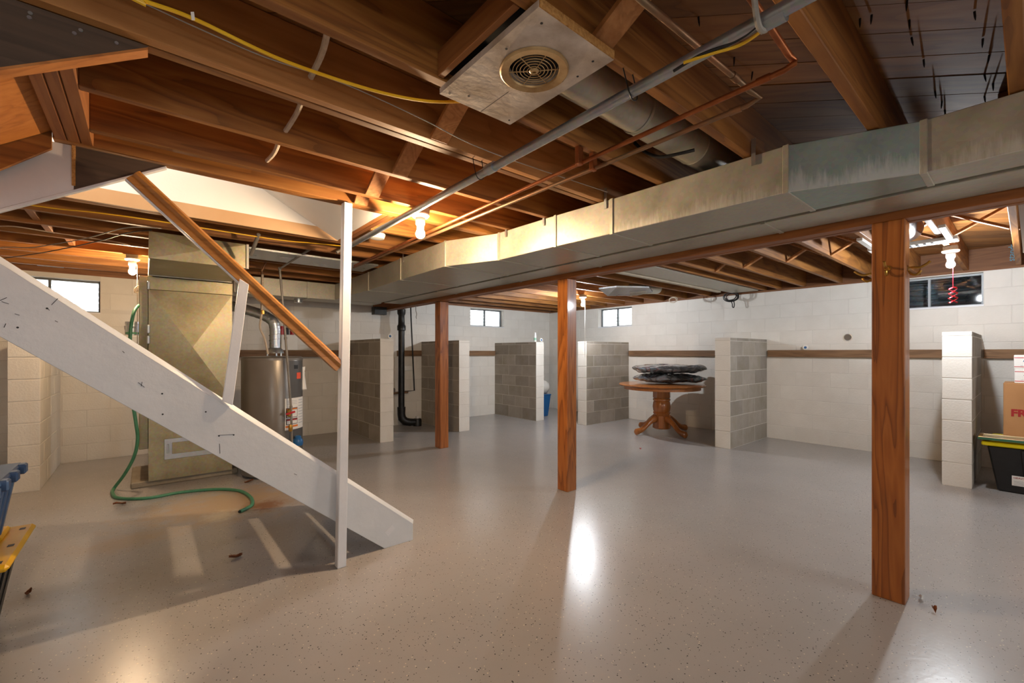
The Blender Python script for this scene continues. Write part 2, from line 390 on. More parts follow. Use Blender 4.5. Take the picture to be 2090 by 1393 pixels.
# ================================================================== THE ROOM
XL, XR, YF, YB, WT = -2.6, 7.12, -2.4, 7.12, 0.2
ZW = 2.175                                  # top of the block walls
JZ, JH, JT = 2.20, 0.235, 0.04              # joists
ZS = JZ + JH                                # underside of the subfloor
struct(MB().box(XL - .2, XR + .2, YF - .2, YB + .2, -.2, 0).build('floor', M_floor, origin=(0, 0, 0)))
WIN = {'window_1': ('back', -1.27, -.415, 1.74, 2.12), 'window_2': ('back', 4.92, 5.77, 1.80, 2.15),
       'window_3': ('right', 4.90, 5.70, 1.785, 2.155), 'window_4': ('right', .325, 1.22, 1.80, 2.165)}
def slab_with_holes(mb, mapf, a0, a1, z0, z1, holes):
    xs = sorted({a0, a1} | {h[0] for h in holes} | {h[1] for h in holes})
    for u0, u1 in zip(xs, xs[1:]):
        hs = [h for h in holes if h[0] <= u0 + 1e-6 and h[1] >= u1 - 1e-6]
        if not hs: mapf(mb, u0, u1, z0, z1)
        else: mapf(mb, u0, u1, z0, hs[0][2]); mapf(mb, u0, u1, hs[0][3], z1)
CH = ZW / 11
BCACHE = {}
def block_mesh(key, sx, sy, sz, mat, bev=.005):
    if key in BCACHE: return BCACHE[key]
    o = MB().box(-sx / 2, sx / 2, -sy / 2, sy / 2, -sz / 2, sz / 2).build('block', mat, bevel=bev, origin=(0, 0, 0)); me = o.data; bpy.data.objects.remove(o, do_unlink=True)
    BCACHE[key] = me; return me
def block_wall(name, side, holes):
    mb = MB(); eps = .0022
    if side == 'back': slab_with_holes(mb, lambda m, a, b, z0, z1: m.box(a, b, YB + eps, YB + WT, z0, z1), XL - .2, XR + .2, 0, ZW, holes)
    else: slab_with_holes(mb, lambda m, a, b, z0, z1: m.box(XR + eps, XR + WT, a, b, z0, z1), YF - .2, YB, 0, ZW, holes)
    root = struct(mb.build(name, M_mortar_paint))
    a0, a1 = (XL, XR) if side == 'back' else (-1.1, YB)
    if side == 'back': a0 = -1.75
    for k in range(11):
        z0, z1 = k * CH, (k + 1) * CH
        a = a0 - (.203 if k % 2 else 0)
        while a < a1 - .02:
            b = min(a + .406, a1); aa = max(a, a0)
            segs = [(aa, b)]
            for h in holes:
                if z1 > h[2] + .08 and z0 < h[3] - .08:
                    ns = []
                    for s0, s1 in segs:
                        if s1 <= h[0] or s0 >= h[1]: ns.append((s0, s1))
                        else:
                            if s0 < h[0]: ns.append((s0, h[0]))
                            if s1 > h[1]: ns.append((h[1], s1))
                    segs = ns
            for s0, s1 in segs:
                if s1 - s0 < .03: continue
                zz0, zz1 = z0, z1
                for h in holes:
                    if s1 > h[0] + .001 and s0 < h[1] - .001:
                        if z1 > h[2] and z0 < h[2]: zz1 = h[2]
                        if z0 < h[3] and z1 > h[3]: zz0 = h[3]
                if zz1 - zz0 < .02: continue
                L, Hh, D = s1 - s0 - .005, zz1 - zz0 - .005, .05
                key = (side, round(L, 3), round(Hh, 3))
                me = block_mesh(key, L if side == 'back' else D, D if side == 'back' else L, Hh, M_paint, .003)
                o = bpy.data.objects.new('block', me); COL.objects.link(o)
                j = random.uniform(-.0007, .0007)
                pos = ((s0 + s1) / 2, YB + D / 2 + j, (zz0 + zz1) / 2) if side == 'back' else (XR + D / 2 + j, (s0 + s1) / 2, (zz0 + zz1) / 2)
                place(o, pos, root)
            a += .406
    return root
hb = [v[1:] for v in WIN.values() if v[0] == 'back']; hr = [v[1:] for v in WIN.values() if v[0] == 'right']
wall_back = block_wall('wall_back', 'back', hb)
wall_right = block_wall('wall_right', 'right', hr)
struct(MB().box(XL - .2, XL, YF - .2, YB, 0, ZW).build('wall_left', M_paint))
mb = MB(); slab_with_holes(mb, lambda m, a, b, z0, z1: m.box(a, b, YF - .2, YF, z0, z1), XL, XR, 0, ZW, [(-1.65, -.15, 1.05, 2.05), (2.85, 4.35, 1.05, 2.05)])
wf = struct(mb.build('wall_front', M_paint))
for a_ in (-1.65, 2.85): MB().box(a_, a_ + 1.5, YF - .16, YF - .14, 1.05, 2.05).build('recess_plate', M_label, wf)  # opaque plates closing the openings added for the fill lamps
# sill plates and rim boards on top of the walls
SILL = [(XL - .2, XR + .2, YB + .02, YB + .16), (XL - .2, XR + .2, YF - .16, YF - .02)]
for i, (nm, bx, m) in enumerate([('trim_1', (XL - .2, XR + .2, YB - .005, YB + .15), M_rim), ('trim_2', (XR - .005, XR + .15, YF - .2, YB - .005), M_rimy),
                                 ('trim_3', (XL - .15, XL + .005, YF - .2, YB - .005), M_rimy), ('trim_4', (XL - .2, XR + .2, YF - .15, YF + .005), M_rim)]):
    t = struct(MB().box(*bx, ZW, JZ - .001).build(nm, m))
    x0, x1, y0, y1 = bx
    r = {0: (x0, x1, YB + .04, YB + .2), 1: (XR + .04, XR + .2, y0, y1), 2: (XL - .2, XL - .04, y0, y1), 3: (x0, x1, YF - .2, YF - .04)}[i]
    MB().box(*r, JZ, ZS).build('rim_board', m, t)

# ------------------------------------------------------------------ ceiling: subfloor planks laid on the diagonal, joists, bridging
HOLE_X1, HOLE_Y0, HOLE_Y1 = 1.22, 2.80, 3.70      # stairwell
HEAD_X = -.18                                      # header of the upper flight
REG = [(XL - .2, XR + .2, YF - .2, 1.76), (HEAD_X - .05, XR + .2, 1.76, HOLE_Y0), (HOLE_X1, XR + .2, HOLE_Y0, HOLE_Y1), (XL - .2, XR + .2, HOLE_Y1, YB + .2)]
mb = MB()
for r in REG: mb.box(*r, ZS + .022, ZS + .05)
ceiling = struct(mb.build('ceiling', M_plank, origin=(0, 0, ZS)))
def clip(poly, x0, x1, y0, y1):
    for ax, val, sg in ((0, x0, 1), (0, x1, -1), (1, y0, 1), (1, y1, -1)):
        out = []
        for i in range(len(poly)):
            a, b = poly[i - 1], poly[i]; da, db = sg * (a[ax] - val), sg * (b[ax] - val)
            if (da >= 0) != (db >= 0):
                t = da / (da - db); out.append((a[0] + (b[0] - a[0]) * t, a[1] + (b[1] - a[1]) * t))
            if db >= 0: out.append(b)
        poly = out
        if len(poly) < 3: return []
    return poly
u = Vector((-1, 1, 0)).normalized(); w = Vector((1, 1, 0)).normalized(); PW = .142
k = -28
while k * PW < 12:
    d0, d1 = k * PW + .002, (k + 1) * PW - .002
    quad = [w * d0 - u * 14, w * d0 + u * 14, w * d1 + u * 14, w * d1 - u * 14]
    for r in REG:
        pl = clip([(p.x, p.y) for p in quad], *r)
        if len(pl) < 3: continue
        ar = abs(sum(pl[i - 1][0] * pl[i][1] - pl[i][0] * pl[i - 1][1] for i in range(len(pl)))) / 2
        if ar < .02: continue
        # local frame along the plank so that the grain follows it
        cx = sum(p[0] for p in pl) / len(pl); cy = sum(p[1] for p in pl) / len(pl); dz = random.uniform(0, .003)
        loc = [((p[0] - cx) * u.x + (p[1] - cy) * u.y, (p[0] - cx) * -u.y + (p[1] - cy) * u.x, 0) for p in pl]
        o = MB().prism(loc, (0, 0, .02)).build('subfloor_plank', M_plank, origin=(0, 0, 0))
        o.rotation_euler = (0, 0, math.atan2(u.y, u.x)); place(o, (cx, cy, ZS + dz), ceiling)
    k += 1
NAILS = [(1.91, .38), (1.92, .35), (2.05, .27), (2.17, .12), (1.93, .26), (2.17, .28), (2.38, .11), (2.37, .27), (2.53, .10), (2.69, .12), (2.81, .10), (2.70, .27), (2.83, .26), (2.92, .13), (2.94, .26), (1.47, .74), (1.78, .75), (1.93, .74)]
nm_ = None
for x, y in NAILS:
    if nm_ is None: nm_ = MB().lathe([(.0035, 0), (.003, -.02), (.0008, -.034)], (0, 0, 0), 8).build('nail', M_blackcable, ceiling, smooth=True, origin=(0, 0, 0)); n_o = nm_
    else: n_o = bpy.data.objects.new('nail', nm_.data); COL.objects.link(n_o)
    place(n_o, (x, y, ZS + .001), ceiling); n_o.rotation_euler = (random.uniform(-.15, .15), random.uniform(-.15, .15), 0)
JC = {}
def joist(x0, x1, yc, m=None, t=JT, zb=JZ, h=JH, nm='joist'):
    m = m or M_joist; key = (round(x1 - x0, 3), t, h, m.name)
    if key not in JC:
        o = MB().box(-(x1 - x0) / 2, (x1 - x0) / 2, -t / 2, t / 2, 0, h).build(nm, m, bevel=.003, origin=(0, 0, 0)); JC[key] = o.data; bpy.data.objects.remove(o, do_unlink=True)
    o = bpy.data.objects.new(nm, JC[key]); COL.objects.link(o); place(o, ((x0 + x1) / 2, yc, zb), ceiling); return o
BX0, BX1 = 2.92, 3.06                             # girder
for y in (-2.2, -1.76, -1.32, -.88, -.42, .028, .418, .865, 1.31): joist(XL, 3.05, y + .0)
joist(XL, 3.05, 1.70, M_joist_light); joist(XL, 3.05, 1.745)
for y in (2.15, 2.54): joist(HEAD_X, 3.05, y)
joist(HEAD_X - .13, 3.05, 2.745); joist(HEAD_X - .13, 3.05, 2.785, h=JH)
joist(HOLE_X1 + .08, 3.05, 3.22)
for y in (3.73, 3.775): joist(XL, 3.05, y)
for y in (4.20, 4.63, 5.06, 5.49, 5.92, 6.35, 6.78): joist(XL, 3.05, y)
for y in (-2.15, -1.72, -1.28, -.84, -.38, .07, .46, .86, 1.25, 1.63, 2.05, 2.36, 2.56, 2.98, 3.40, 3.82, 4.25, 4.68, 5.1, 5.53, 5.96, 6.4, 6.82): joist(2.93, XR + .04, y)
for x in (HEAD_X - .02, HEAD_X - .062, HEAD_X - .104):
    MB().box(x - .02, x + .02, 1.77, 2.724, JZ, ZS).build('header', M_joisty, ceiling, bevel=.003)
for x in (HOLE_X1 + .02, HOLE_X1 + .06):
    MB().box(x - .02, x + .02, 2.81, 3.705, JZ + .001, ZS).build('header', M_joisty, ceiling, bevel=.003)
def bridging(ya, yb, x, up=True, wd=.07):
    za, zb = (JZ + .008, ZS - .03) if up else (ZS - .03, JZ + .008)
    MB().bar((x, ya + .02, za), (x, yb - .02, zb), wd, .02, up=(0, 0, 1)).build('bridging', M_brace, ceiling, bevel=.002)
pairs = [(.865, 1.31), (1.31, 1.70), (1.745, 2.15), (2.15, 2.54), (.028, .418), (.418, .865)]
for (a, b), x, f in zip([(1.31, 1.70), (1.745, 2.15), (2.15, 2.54), (2.54, 2.745), (.418, .865), (-.42, .028)], (.99, 1.02, 1.03, 1.04, 1.06, 1.10), (1, 1, 1, 1, 1, 1)): bridging(a, b, x, f == 0, .085)
rj = [-.38, .07, .46, .86, 1.25, 1.63, 2.05, 2.36]
for a, b in zip(rj, rj[1:]):
    bridging(a, b, 4.98, True, .05); bridging(a, b, 5.06, False, .05)
for a, b in ((3.98, 4.25), (4.25, 4.68), (4.68, 5.1)): bridging(a - .1 if a == 3.98 else a, b, 4.6, True, .06)
# solid blocks behind the stair (left bays)
for y0, y1, x in ((4.22, 4.61, -.62), (4.65, 5.04, -.60), (5.08, 5.47, -.52)):
    MB().box(x, x + .04, y0, y1, JZ + .02, ZS - .02).build('bridging', M_joisty, ceiling, bevel=.002)

# ------------------------------------------------------------------ stairwell shaft above the hole
def wallbox(nm, bx, m): return struct(MB().box(*bx).build(nm, m))
wallbox('wall_stairwell_far', (XL, 1.3, 3.705, 3.75, ZS + .051, 4.6), M_drywall)
tw = struct(MB().box(XL, 1.22, 3.695, 3.7045, JZ + .085, ZS + .05).build('wall_stairwell_lining', M_drywall))
struct(MB().box(XL, 1.22, 3.69, 3.7045, JZ - .005, JZ + .085).build('trim_5', M_tan))
wallbox('wall_stairwell_near', (HEAD_X, 1.3, 2.755, 2.80, ZS + .051, 4.6), M_drywall)
wallbox('wall_stairwell_hall', (XL, HEAD_X, 1.70, 1.75, ZS + .051, 4.6), M_drywall)
wallbox('wall_stairwell_header', (HEAD_X - .02, HEAD_X + .02, 1.75, 2.755, ZS + .051, 4.6), M_drywall)
wallbox('wall_stairwell_side', (XL - .1, XL, 1.70, 3.75, ZS, 4.6), M_drywall)
wallbox('ceiling_stairwell', (XL - .1, 1.3, 1.70, 3.75, 4.6, 4.65), M_drywall)
# sloping soffit closing the right end of the stairwell
struct(MB().prism([(1.215, 2.806, JZ - .002), (-.55, 2.806, JZ + .95), (-.55, 2.806, JZ + 1.0), (1.215, 2.806, JZ + .05)], (0, .885, 0)).build('ceiling_soffit', M_drywall))

# ------------------------------------------------------------------ windows and window wells
def window(nm, dark=False):
    side, a0, a1, z0, z1 = WIN[nm]; fm = M_framelight if dark else M_frame
    B = YB if side == 'back' else XR
    def bx(mb, p, q, d0, d1, c, d): return mb.box(p, q, B + d0, B + d1, c, d) if side == 'back' else mb.box(B + d0, B + d1, p, q, c, d)
    mid = (a0 + a1) / 2; f = .02
    mb = MB()
    bx(mb, a0, a0 + f, .10, .14, z0, z1); bx(mb, a1 - f, a1, .10, .14, z0, z1); bx(mb, a0 + f, a1 - f, .10, .14, z0, z0 + f); bx(mb, a0 + f, a1 - f, .10, .14, z1 - f, z1)
    root = struct(mb.build(nm, fm))
    bx(MB(), mid - .011, mid + .011, .098, .142, z0 + f, z1 - f).build('mullion', fm, root)
    bx(MB(), a0 + f, mid - .011, .118, .122, z0 + f, z1 - f).build('pane', M_glass, root)
    bx(MB(), mid + .011, a1 - f, .118, .122, z0 + f, z1 - f).build('pane', M_glass, root)
    bx(MB(), a0 - .002, a1 + .002, -.004, .10, z0 - .012, z0 + .004).build('window_sill', M_white, root)
    # corrugated well outside
    n = 26; rings = []; z = z0 - .25; rad = (a1 - a0) / 2 + .06
    while z < z1 + .34:
        r = rad + .014 * math.sin(z * 2 * math.pi / .068)
        row = []
        for k in range(n + 1):
            t = math.pi * k / n; p = mid - r * math.cos(t); q = B + WT + .005 + (.50 if side == 'back' else .5) * r / rad * math.sin(t)
            row.append(Vector((p, q, z)) if side == 'back' else Vector((q, p, z)))
        rings.append(row); z += .0085
    vs = [p for r in rings for p in r]; N = n + 1
    m2 = MB(); m2.add(vs, [(i * N + k, i * N + k + 1, (i + 1) * N + k + 1, (i + 1) * N + k) for i in range(len(rings) - 1) for k in range(n)])
    lab = {'window_1': 'pale corrugated metal well outside the window behind the stair', 'window_2': 'pale corrugated metal well outside the window in the back wall near the corner',
           'window_3': 'pale corrugated metal well outside the right wall window beside the corner', 'window_4': 'dull grey metal well outside the wide dark window on the right'}[nm]
    wl = m2.build('window_well', M_welldark if dark else M_wellmetal, smooth=True); tag(wl, lab, 'window well')
    g = MB(); pts = [(mid - (rad + .02) * math.cos(math.pi * k / 16), .52 * math.sin(math.pi * k / 16)) for k in range(17)]
    g.prism([(p, B + WT + q, z0 - .3) if side == 'back' else (B + WT + q, p, z0 - .3) for p, q in pts], (0, 0, .08)).build('gravel_bed', M_gravel, wl)
    if dark:                                        # a deck covers this well
        MB().box(B + WT + .005, B + 1.2, a0 - .4, a1 + .4, z1 + .36, z1 + .4).build('cover', M_welldark, wl)
    return root
window('window_1'); window('window_2'); window('window_3'); window('window_4', True)

# ------------------------------------------------------------------ block piers
def pier(name, label, axis, front, back, c, painted_sides=False, wd=.2):
    """axis 'X': runs from X=front to X=back, centred on Y=c; axis 'Y' likewise."""
    L = back - front; hs = [.225] + [.2] * 6 + [.045]
    loc = (front, c, 0) if axis == 'X' else (c, front, 0)
    root = thing(name, label, 'block pier', loc, 'block piers along the walls')
    rot = 0 if axis == 'X' else math.pi / 2
    side_m = M_paint if painted_sides else M_bare
    core = MB().box(.003, L, -wd / 2 + .002, wd / 2 - .002, 0, sum(hs) - .004).build('mortar', [M_mortar_paint if painted_sides else M_mortar], origin=(0, 0, 0))
    core.data.materials.append(M_mortar_paint)
    for p in core.data.polygons:
        if p.normal.x < -.9: p.material_index = 1
    core.parent = root; core.rotation_euler = (0, 0, rot); core.location = (0, 0, 0)
    z = 0
    for k, h in enumerate(hs):
        a = 0; first = True
        while a < L - .02:
            ln = (.2 if (k % 2 == 1) else .4) if first else .4
            b = min(a + ln, L)
            if L - b < .08: b = L
            key = ('p', round(b - a, 3), h, first, painted_sides, wd)
            if key not in BCACHE:
                o = MB().box(-(b - a) / 2 + (.0 if first else .0045), (b - a) / 2 - .0045, -wd / 2, wd / 2, -h / 2 + .0045, h / 2 - .0045).build('block', [side_m, M_paint], bevel=.0025, origin=(0, 0, 0))
                if first:
                    for p in o.data.polygons:
                        if p.normal.x < -.6: p.material_index = 1
                BCACHE[key] = o.data; bpy.data.objects.remove(o, do_unlink=True)
            o = bpy.data.objects.new('block', BCACHE[key]); COL.objects.link(o); o.parent = root; o.rotation_euler = (0, 0, rot)
            v = Matrix.Rotation(rot, 3, 'Z') @ Vector(((a + b) / 2 + random.uniform(-.001, .001), random.uniform(-.001, .001), z + h / 2)); o.location = v
            a = b; first = False
        z += h
    return root
PF = 5.87
pier('block_pier', 'grey concrete block pier with white end, left of the round table', 'X', PF, XR - .004, 5.06)
pier('block_pier', 'grey concrete block pier with white end, right of the round table', 'X', PF, XR - .004, 2.625)
pier('block_pier', 'white ended block pier beside the black tote with yellow lid', 'X', PF, XR - .004, .44)
pier('block_pier', 'cream painted block pier under the staircase by the back wall', 'Y', PF, YB - .004, -.845, True)
pier('block_pier', 'block pier between the water heater and the black soil pipe', 'Y', PF, YB - .004, 2.62)
pier('block_pier', 'block pier partly hidden behind the farthest wooden post', 'Y', PF, YB - .004, 3.935)
pier('block_pier', 'block pier at the far corner with a white spray can on top', 'Y', PF, YB - .004, 5.625)

for lab_, (xa, xb), (za, zb) in (('left strip of pale rim insulation above the stair window', (-1.42, -1.0), (JZ + .06, JZ + .14)), ('right strip of pale rim insulation above the stair window', (-.93, -.72), (JZ + .04, JZ + .11))):
    tag(MB().box(xa, xb, YB + .012, YB + .039, za, zb).build('rim_insulation', plain('pale_foam', 'cfdcea', 'dbe6f0', .4), bevel=.004), lab_, 'insulation')
# ------------------------------------------------------------------ girder and posts
gd = thing('wooden_girder', 'long brown wooden girder on three posts beside the metal duct', 'beam', ((BX0 + BX1) / 2, 2.3, 1.945))
for i in range(3):
    x = BX0 + i * .0467
    MB().box(x, x + .0455, YF + .02, YB - .02, 1.945 + .002 * (i % 2), JZ - .001).build('beam_ply', M_beam, gd, bevel=.003)
PS = .132
def post(label, x, y, sx=.13, sy=.132):
    mb = MB().box(x, x + sx, y, y + sy, 0, 1.9445)
    o = mb.build('wooden_post', M_post, bevel=.004); tag(o, label, 'post', 'brown posts under the girder'); return o
post('nearest brown wooden post with brass coat hooks near its top', 2.915, .400)
post('middle brown wooden post standing alone on the grey floor', 2.930, 2.700, .125, .125)
post('farthest brown wooden post in front of the soil pipe', 2.972, 5.005, .13, .132)

# ------------------------------------------------------------------ staircase
SY0, SY1 = 2.69, 3.60
def stringer_poly(y):
    a, b, c_, d, e = [PY(*p, 2.69) for p in ((0, 537), (0, 690), (843, 1068), (843, 1103), (785, 1117))]
    sl = (a.z - c_.z) / (a.x - c_.x); xt = -.95
    return [Vector((p[0], y, p[1])) for p in [(c_.x, max(0, 0)), (c_.x, c_.z), (xt, c_.z + sl * (xt - c_.x)), (xt, b.z + sl * (xt - b.x)), (e.x, 0.0)]]
st = thing('staircase', 'white painted open basement staircase with brown handrail and white post', 'staircase', (1.38, SY0, 0))
for y in (SY0, SY1):
    sg = MB().prism(stringer_poly(y), (0, .04, 0)).build('stringer', M_stringer, st, bevel=.002)
    if y == SY0: near_stringer = sg
P_ = stringer_poly(SY0); capd = (P_[2] - P_[1]).normalized(); cn_ = Vector((-capd.z, 0, capd.x)); cn_ = cn_ if cn_.z > 0 else -cn_
MB().prism([P_[1] + Vector((0, .0, 0)), P_[1] + Vector((0, .04, 0)), P_[1] + Vector((0, .04, 0)) + cn_ * .022, P_[1] + Vector((0, .022, 0)) + cn_ * .022], P_[2] - P_[1]).build('stringer_cap', M_stringer, st)
P = stringer_poly(SY0); slope = (P[2].z - P[1].z) / (P[2].x - P[1].x)
top0 = P[1]
for k in range(1, 9):
    z = .192 * k
    xn = top0.x + (z + .01 - top0.z) / slope          # where the top edge reaches that height
    xn = min(xn - .0, 1.36)
    MB().box(xn - .255, xn - .015, SY0 + .041, SY1 - .001, z - .045, z - .008).build('tread', M_tread, st, bevel=.004)
# pencil marks / knots / nail holes on the stringer
mk = MB()
def mark(px, py, px2, py2, wdt=.0022):
    a, b = PY(px, py, SY0 - .0004), PY(px2, py2, SY0 - .0004); mk.bar(a, b, .0006, wdt, up=(0, 0, 1)) if abs((b - a).normalized().z) < .9 else mk.bar(a, b, .0006, wdt, up=(1, 0, 0))
for q in ((0, 613, 14, 607), (3, 615, 18, 620), (105, 622, 118, 609), (96, 628, 101, 633), (112, 654, 118, 657), (282, 780, 295, 790), (288, 788, 290, 779), (445, 888, 477, 886), (8, 668, 12, 660), (448, 905, 449, 925), (30, 640, 40, 643), (250, 716, 254, 720), (600, 966, 606, 969), (700, 1010, 704, 1013)): mark(*q)
for px, py in ((447, 889), (477, 887), (331, 803), (332, 845), (96, 629), (36, 668), (420, 840)):
    p = PY(px, py, SY0); mk.lathe([(.004, -.0006), (.004, .0004)], p, 10, 'Y')
mk.build('pencil_marks', M_darkprint, near_stringer)
# scuff at the foot
MB().prism([PY(*p, SY0 - .001) for p in ((785, 1086), (800, 1070), (806, 1078), (792, 1094))], (0, -.002, 0)).build('putty_patch', M_white, near_stringer)
# newel post, leaning a little
b0, b1 = PZ(695, 1155), PY(708, 422, 2.735)
b1 = Vector((b1.x, b1.y, JZ - .002)); b0 = Vector((b0.x, b0.y, 0)); d = (b1 - b0).normalized()
ax_, ay_ = Vector((.026, 0, 0)), Vector((0, .026, 0))
MB().prism([b0 - ax_ - ay_, b0 + ax_ - ay_, b0 + ax_ + ay_, b0 - ax_ + ay_], b1 - b0).build('newel_post', M_white, st, bevel=.004)
# handrail
h0, h1 = PY(272, 358, 2.715), PY(693, 748, 2.69)
hd = (h1 - h0).normalized(); prof = [(-.020, -.034), (.020, -.034), (.020, -.012), (.013, -.004), (.024, .010), (.022, .024), (.010, .034), (-.010, .034), (-.022, .024), (-.024, .010), (-.013, -.004), (-.020, -.012)]
sdv = Vector((0, 1, 0)); upv = sdv.cross(hd).normalized(); upv = upv if upv.z > 0 else -upv
MB().prism([h0 + sdv * a + upv * b for a, b in prof], h1 - h0).build('handrail', M_rail, st, smooth=True)
o0 = h0 - upv * .038; MB().bar(o0, o0 + (h1 - h0) * .5, .03, .006, up=upv).build('rail_glare', M_white, st)  # white strip standing for the glare under the rail's upper half
# slanted support board
MB().prism([PY(*p, 2.676) for p in ((489, 568), (508, 580), (475, 827), (454, 818))], (0, .018, 0)).build('rail_support', M_white, st, bevel=.002)
# ------------------------------------------------------------------ upper flight seen from below (stringers, treads, lining)
uf = thing('upper_stair_flight', 'underside of the upper stair flight with dark boards at top left', 'staircase', (-.3, 2.25, 2.0))
def wedge(y, th, p_low, p_hi, m, name, xl=-1.15, ztop=JZ - .001, xr=None):
    a, b = PY(*p_low, y), PY(*p_hi, y); sl = (b.z - a.z) / (b.x - a.x)
    xr = b.x if xr is None else xr; zr = b.z + sl * (xr - b.x)
    pts = [(xr, y, min(zr, ztop)), (xl, y, b.z + sl * (xl - b.x)), (xl, y, ztop), (xr, y, ztop)]
    if ztop - min(zr, ztop) < .002: pts = pts[:3]
    return MB().prism(pts, (0, th, 0)).build(name, m, uf)
w1 = wedge(1.721, .026, (0, 138), (302, 97), [M_darkwood], 'outer_stringer', xl=-.9)
mbk = MB()
a, b = PY(0, 138, 1.721), PY(302, 97, 1.721)
MB().prism([(b.x, 1.719, b.z), (b.x - .9, 1.719, b.z - .9 * (b.z - a.z) / (b.x - a.x)), (b.x - .9, 1.719, b.z - .9 * (b.z - a.z) / (b.x - a.x) - .008), (b.x, 1.719, b.z - .008)], (0, .045, 0)).build('sawn_edge', M_orangewood, uf)
nl = MB()
for px, py in ((62, 27), (165, 62), (238, 88), (60, 36), (152, 68)): nl.lathe([(.005, -.002), (.005, .001)], PY(px, py, 1.7205), 8, 'Y')
nl.build('nail_heads', M_steel, uf)
wedge(2.722, .02, (0, 345), (140, 288), [M_joist], 'inner_stringer', xl=-.98, xr=HEAD_X - .132, ztop=ZS)
a, b = PY(0, 425, 2.76), PY(340, 338, 2.76); sl = (b.z - a.z) / (b.x - a.x); xc = PY(150, 340, 2.76).x
wedge(2.7665, .016, (0, 425), (340, 338), M_white, 'lining_board', xl=-1.0, xr=xc, ztop=JZ - .002)
wedge(2.766, .017, (0, 425), (340, 338), M_darkwood, 'dark_lining_board', xl=xc + .001, ztop=JZ - .002)
p0 = Vector((b.x, 2.776, b.z - .006)); p1 = Vector((-.98, 2.776, b.z + sl * (-.98 - b.x) - .006)); MB().bar(p0, p1, .026, .012, up=(0, 0, 1)).build('lining_edge', M_white, uf, bevel=.002)
MB().box(xc - .006, xc + .006, 2.762, 2.766, PY(150, 378, 2.76).z, PY(150, 290, 2.76).z).build('corner_strip', M_rawedge, uf)
for k in range(4):                                  # treads and risers of the flight, from its header down to the landing
    x1 = HEAD_X - .13 - k * .235; z1_ = JZ + .12 - k * .175
    MB().box(x1 - .25, x1, 1.75, 2.72, z1_ - .03, z1_).build('tread', M_orangewood, uf)
    MB().box(x1 - .012, x1, 1.75, 2.72, z1_, z1_ + .145).build('riser', M_orangewood, uf)
MB().prism([(HEAD_X - .128, 1.752, JZ + .03), (-1.2, 1.752, JZ - .62), (-1.2, 1.752, JZ - .60), (HEAD_X - .128, 1.752, JZ + .05)], (0, .965, 0)).build('soffit', M_orangewood, uf)
MB().box(XL + .01, -1.22, 1.75, 3.68, 1.60, 1.66).build('landing', M_orangewood, uf)

# ------------------------------------------------------------------ ducts
DZ0, DZ1 = 1.985, 2.195
def duct(name, label, left, right, secs, mats, hang=True):
    """left/right: lists of (y, x) edges; secs: y stations cutting it into sections"""
    root = thing(name, label, 'duct', (left[0][1], left[0][0], DZ0))
    def ev(l, y):
        for (y0, x0), (y1, x1) in zip(l, l[1:]):
            if y0 <= y <= y1: return x0 + (x1 - x0) * (y - y0) / (y1 - y0)
        return l[-1][1] if y > l[-1][0] else l[0][1]
    for i, (y0, y1) in enumerate(zip(secs, secs[1:])):
        ys = sorted({y0, y1} | {p[0] for p in left + right if y0 < p[0] < y1})
        poly = [(ev(left, y), y, DZ0) for y in ys] + [(ev(right, y), y, DZ0) for y in ys[::-1]]
        m = mats[i] if isinstance(mats, list) else mats
        s_ = MB().prism(poly, (0, 0, DZ1 - DZ0)).build('duct_section', m, root, bevel=.003)
        if i:                                        # raised drive cleat on the joint
            xl, xr = ev(left, y0), ev(right, y0)
            MB().box(xl - .006, xr + .001, y0 - .012, y0 + .012, DZ0 - .005, DZ1 + .002).build('drive_cleat', M_galv if m != M_galv_green else M_galv_drip, root, bevel=.002)
    return root
Lp = [(-2.3, 2.36), (0.0, 2.372), (.27, 2.372), (.70, 2.19), (1.60, 2.15), (2.08, 2.115), (2.66, 2.09), (3.12, 1.90), (3.98, 1.915), (4.89, 1.96), (6.05, 1.96)]
Rp = [(-2.3, 2.565), (6.4, 2.585)]
tr = duct('main_duct', 'long rectangular sheet metal duct with water streaks running under the joists', Lp, Rp, [-2.3, -.9, .27, .70, 1.62, 2.06, 2.64, 3.12, 3.98, 4.9, 6.05],
          [M_galv_drip, M_galv_drip, M_galv_green, M_galv_drip, M_galv, M_galv, M_galv, M_galv, M_galv, M_galv])
duct('return_duct', 'narrow sheet metal duct squeezed between the main duct and the girder', [(-2.3, 2.615), (6.3, 2.635)], [(-2.3, 2.905), (6.3, 2.905)], [-2.3, -.6, .95, 2.3, 3.3, 4.5, 6.0], M_galv)
# hanger straps
for i, (px, py) in enumerate(((1248, 398), (1115, 428), (1037, 460), (835, 515), (1538, 312))):
    y = [1.66, 2.16, 2.55, 3.9, .83][i]
    x = {1.66: 2.142, 2.16: 2.106, 2.55: 2.088, 3.9: 1.908, .83: 2.178}[y]
    o = MB().box(x - .004, x - .001, y - .009, y + .009, DZ1 - .05, JZ + .07).build('hanger_strap', M_steel, tr)
# branch towards the furnace
br = thing('branch_duct', 'rectangular duct branch reaching from the main duct to the furnace', 'duct', (1.4, 6.2, DZ0))
MB().box(.80, 1.62, 6.06, 6.42, DZ0 - .005, DZ1).build('duct_section', M_galv, br, bevel=.004); MB().box(1.622, 2.62, 6.06, 6.42, DZ0 - .005, DZ1).build('duct_section', M_galv, br, bevel=.004)
MB().box(1.608, 1.636, 6.052, 6.42, DZ0 - .01, DZ1).build('drive_cleat', M_galv, br, bevel=.002)
v = PZ(620, 615, DZ0 - .04); MB().lathe([(.05, -.012), (.05, .035), (.02, .035)], (1.55, 6.25, DZ0 - .041), 20).build('round_takeoff', M_steel, br, smooth=True)
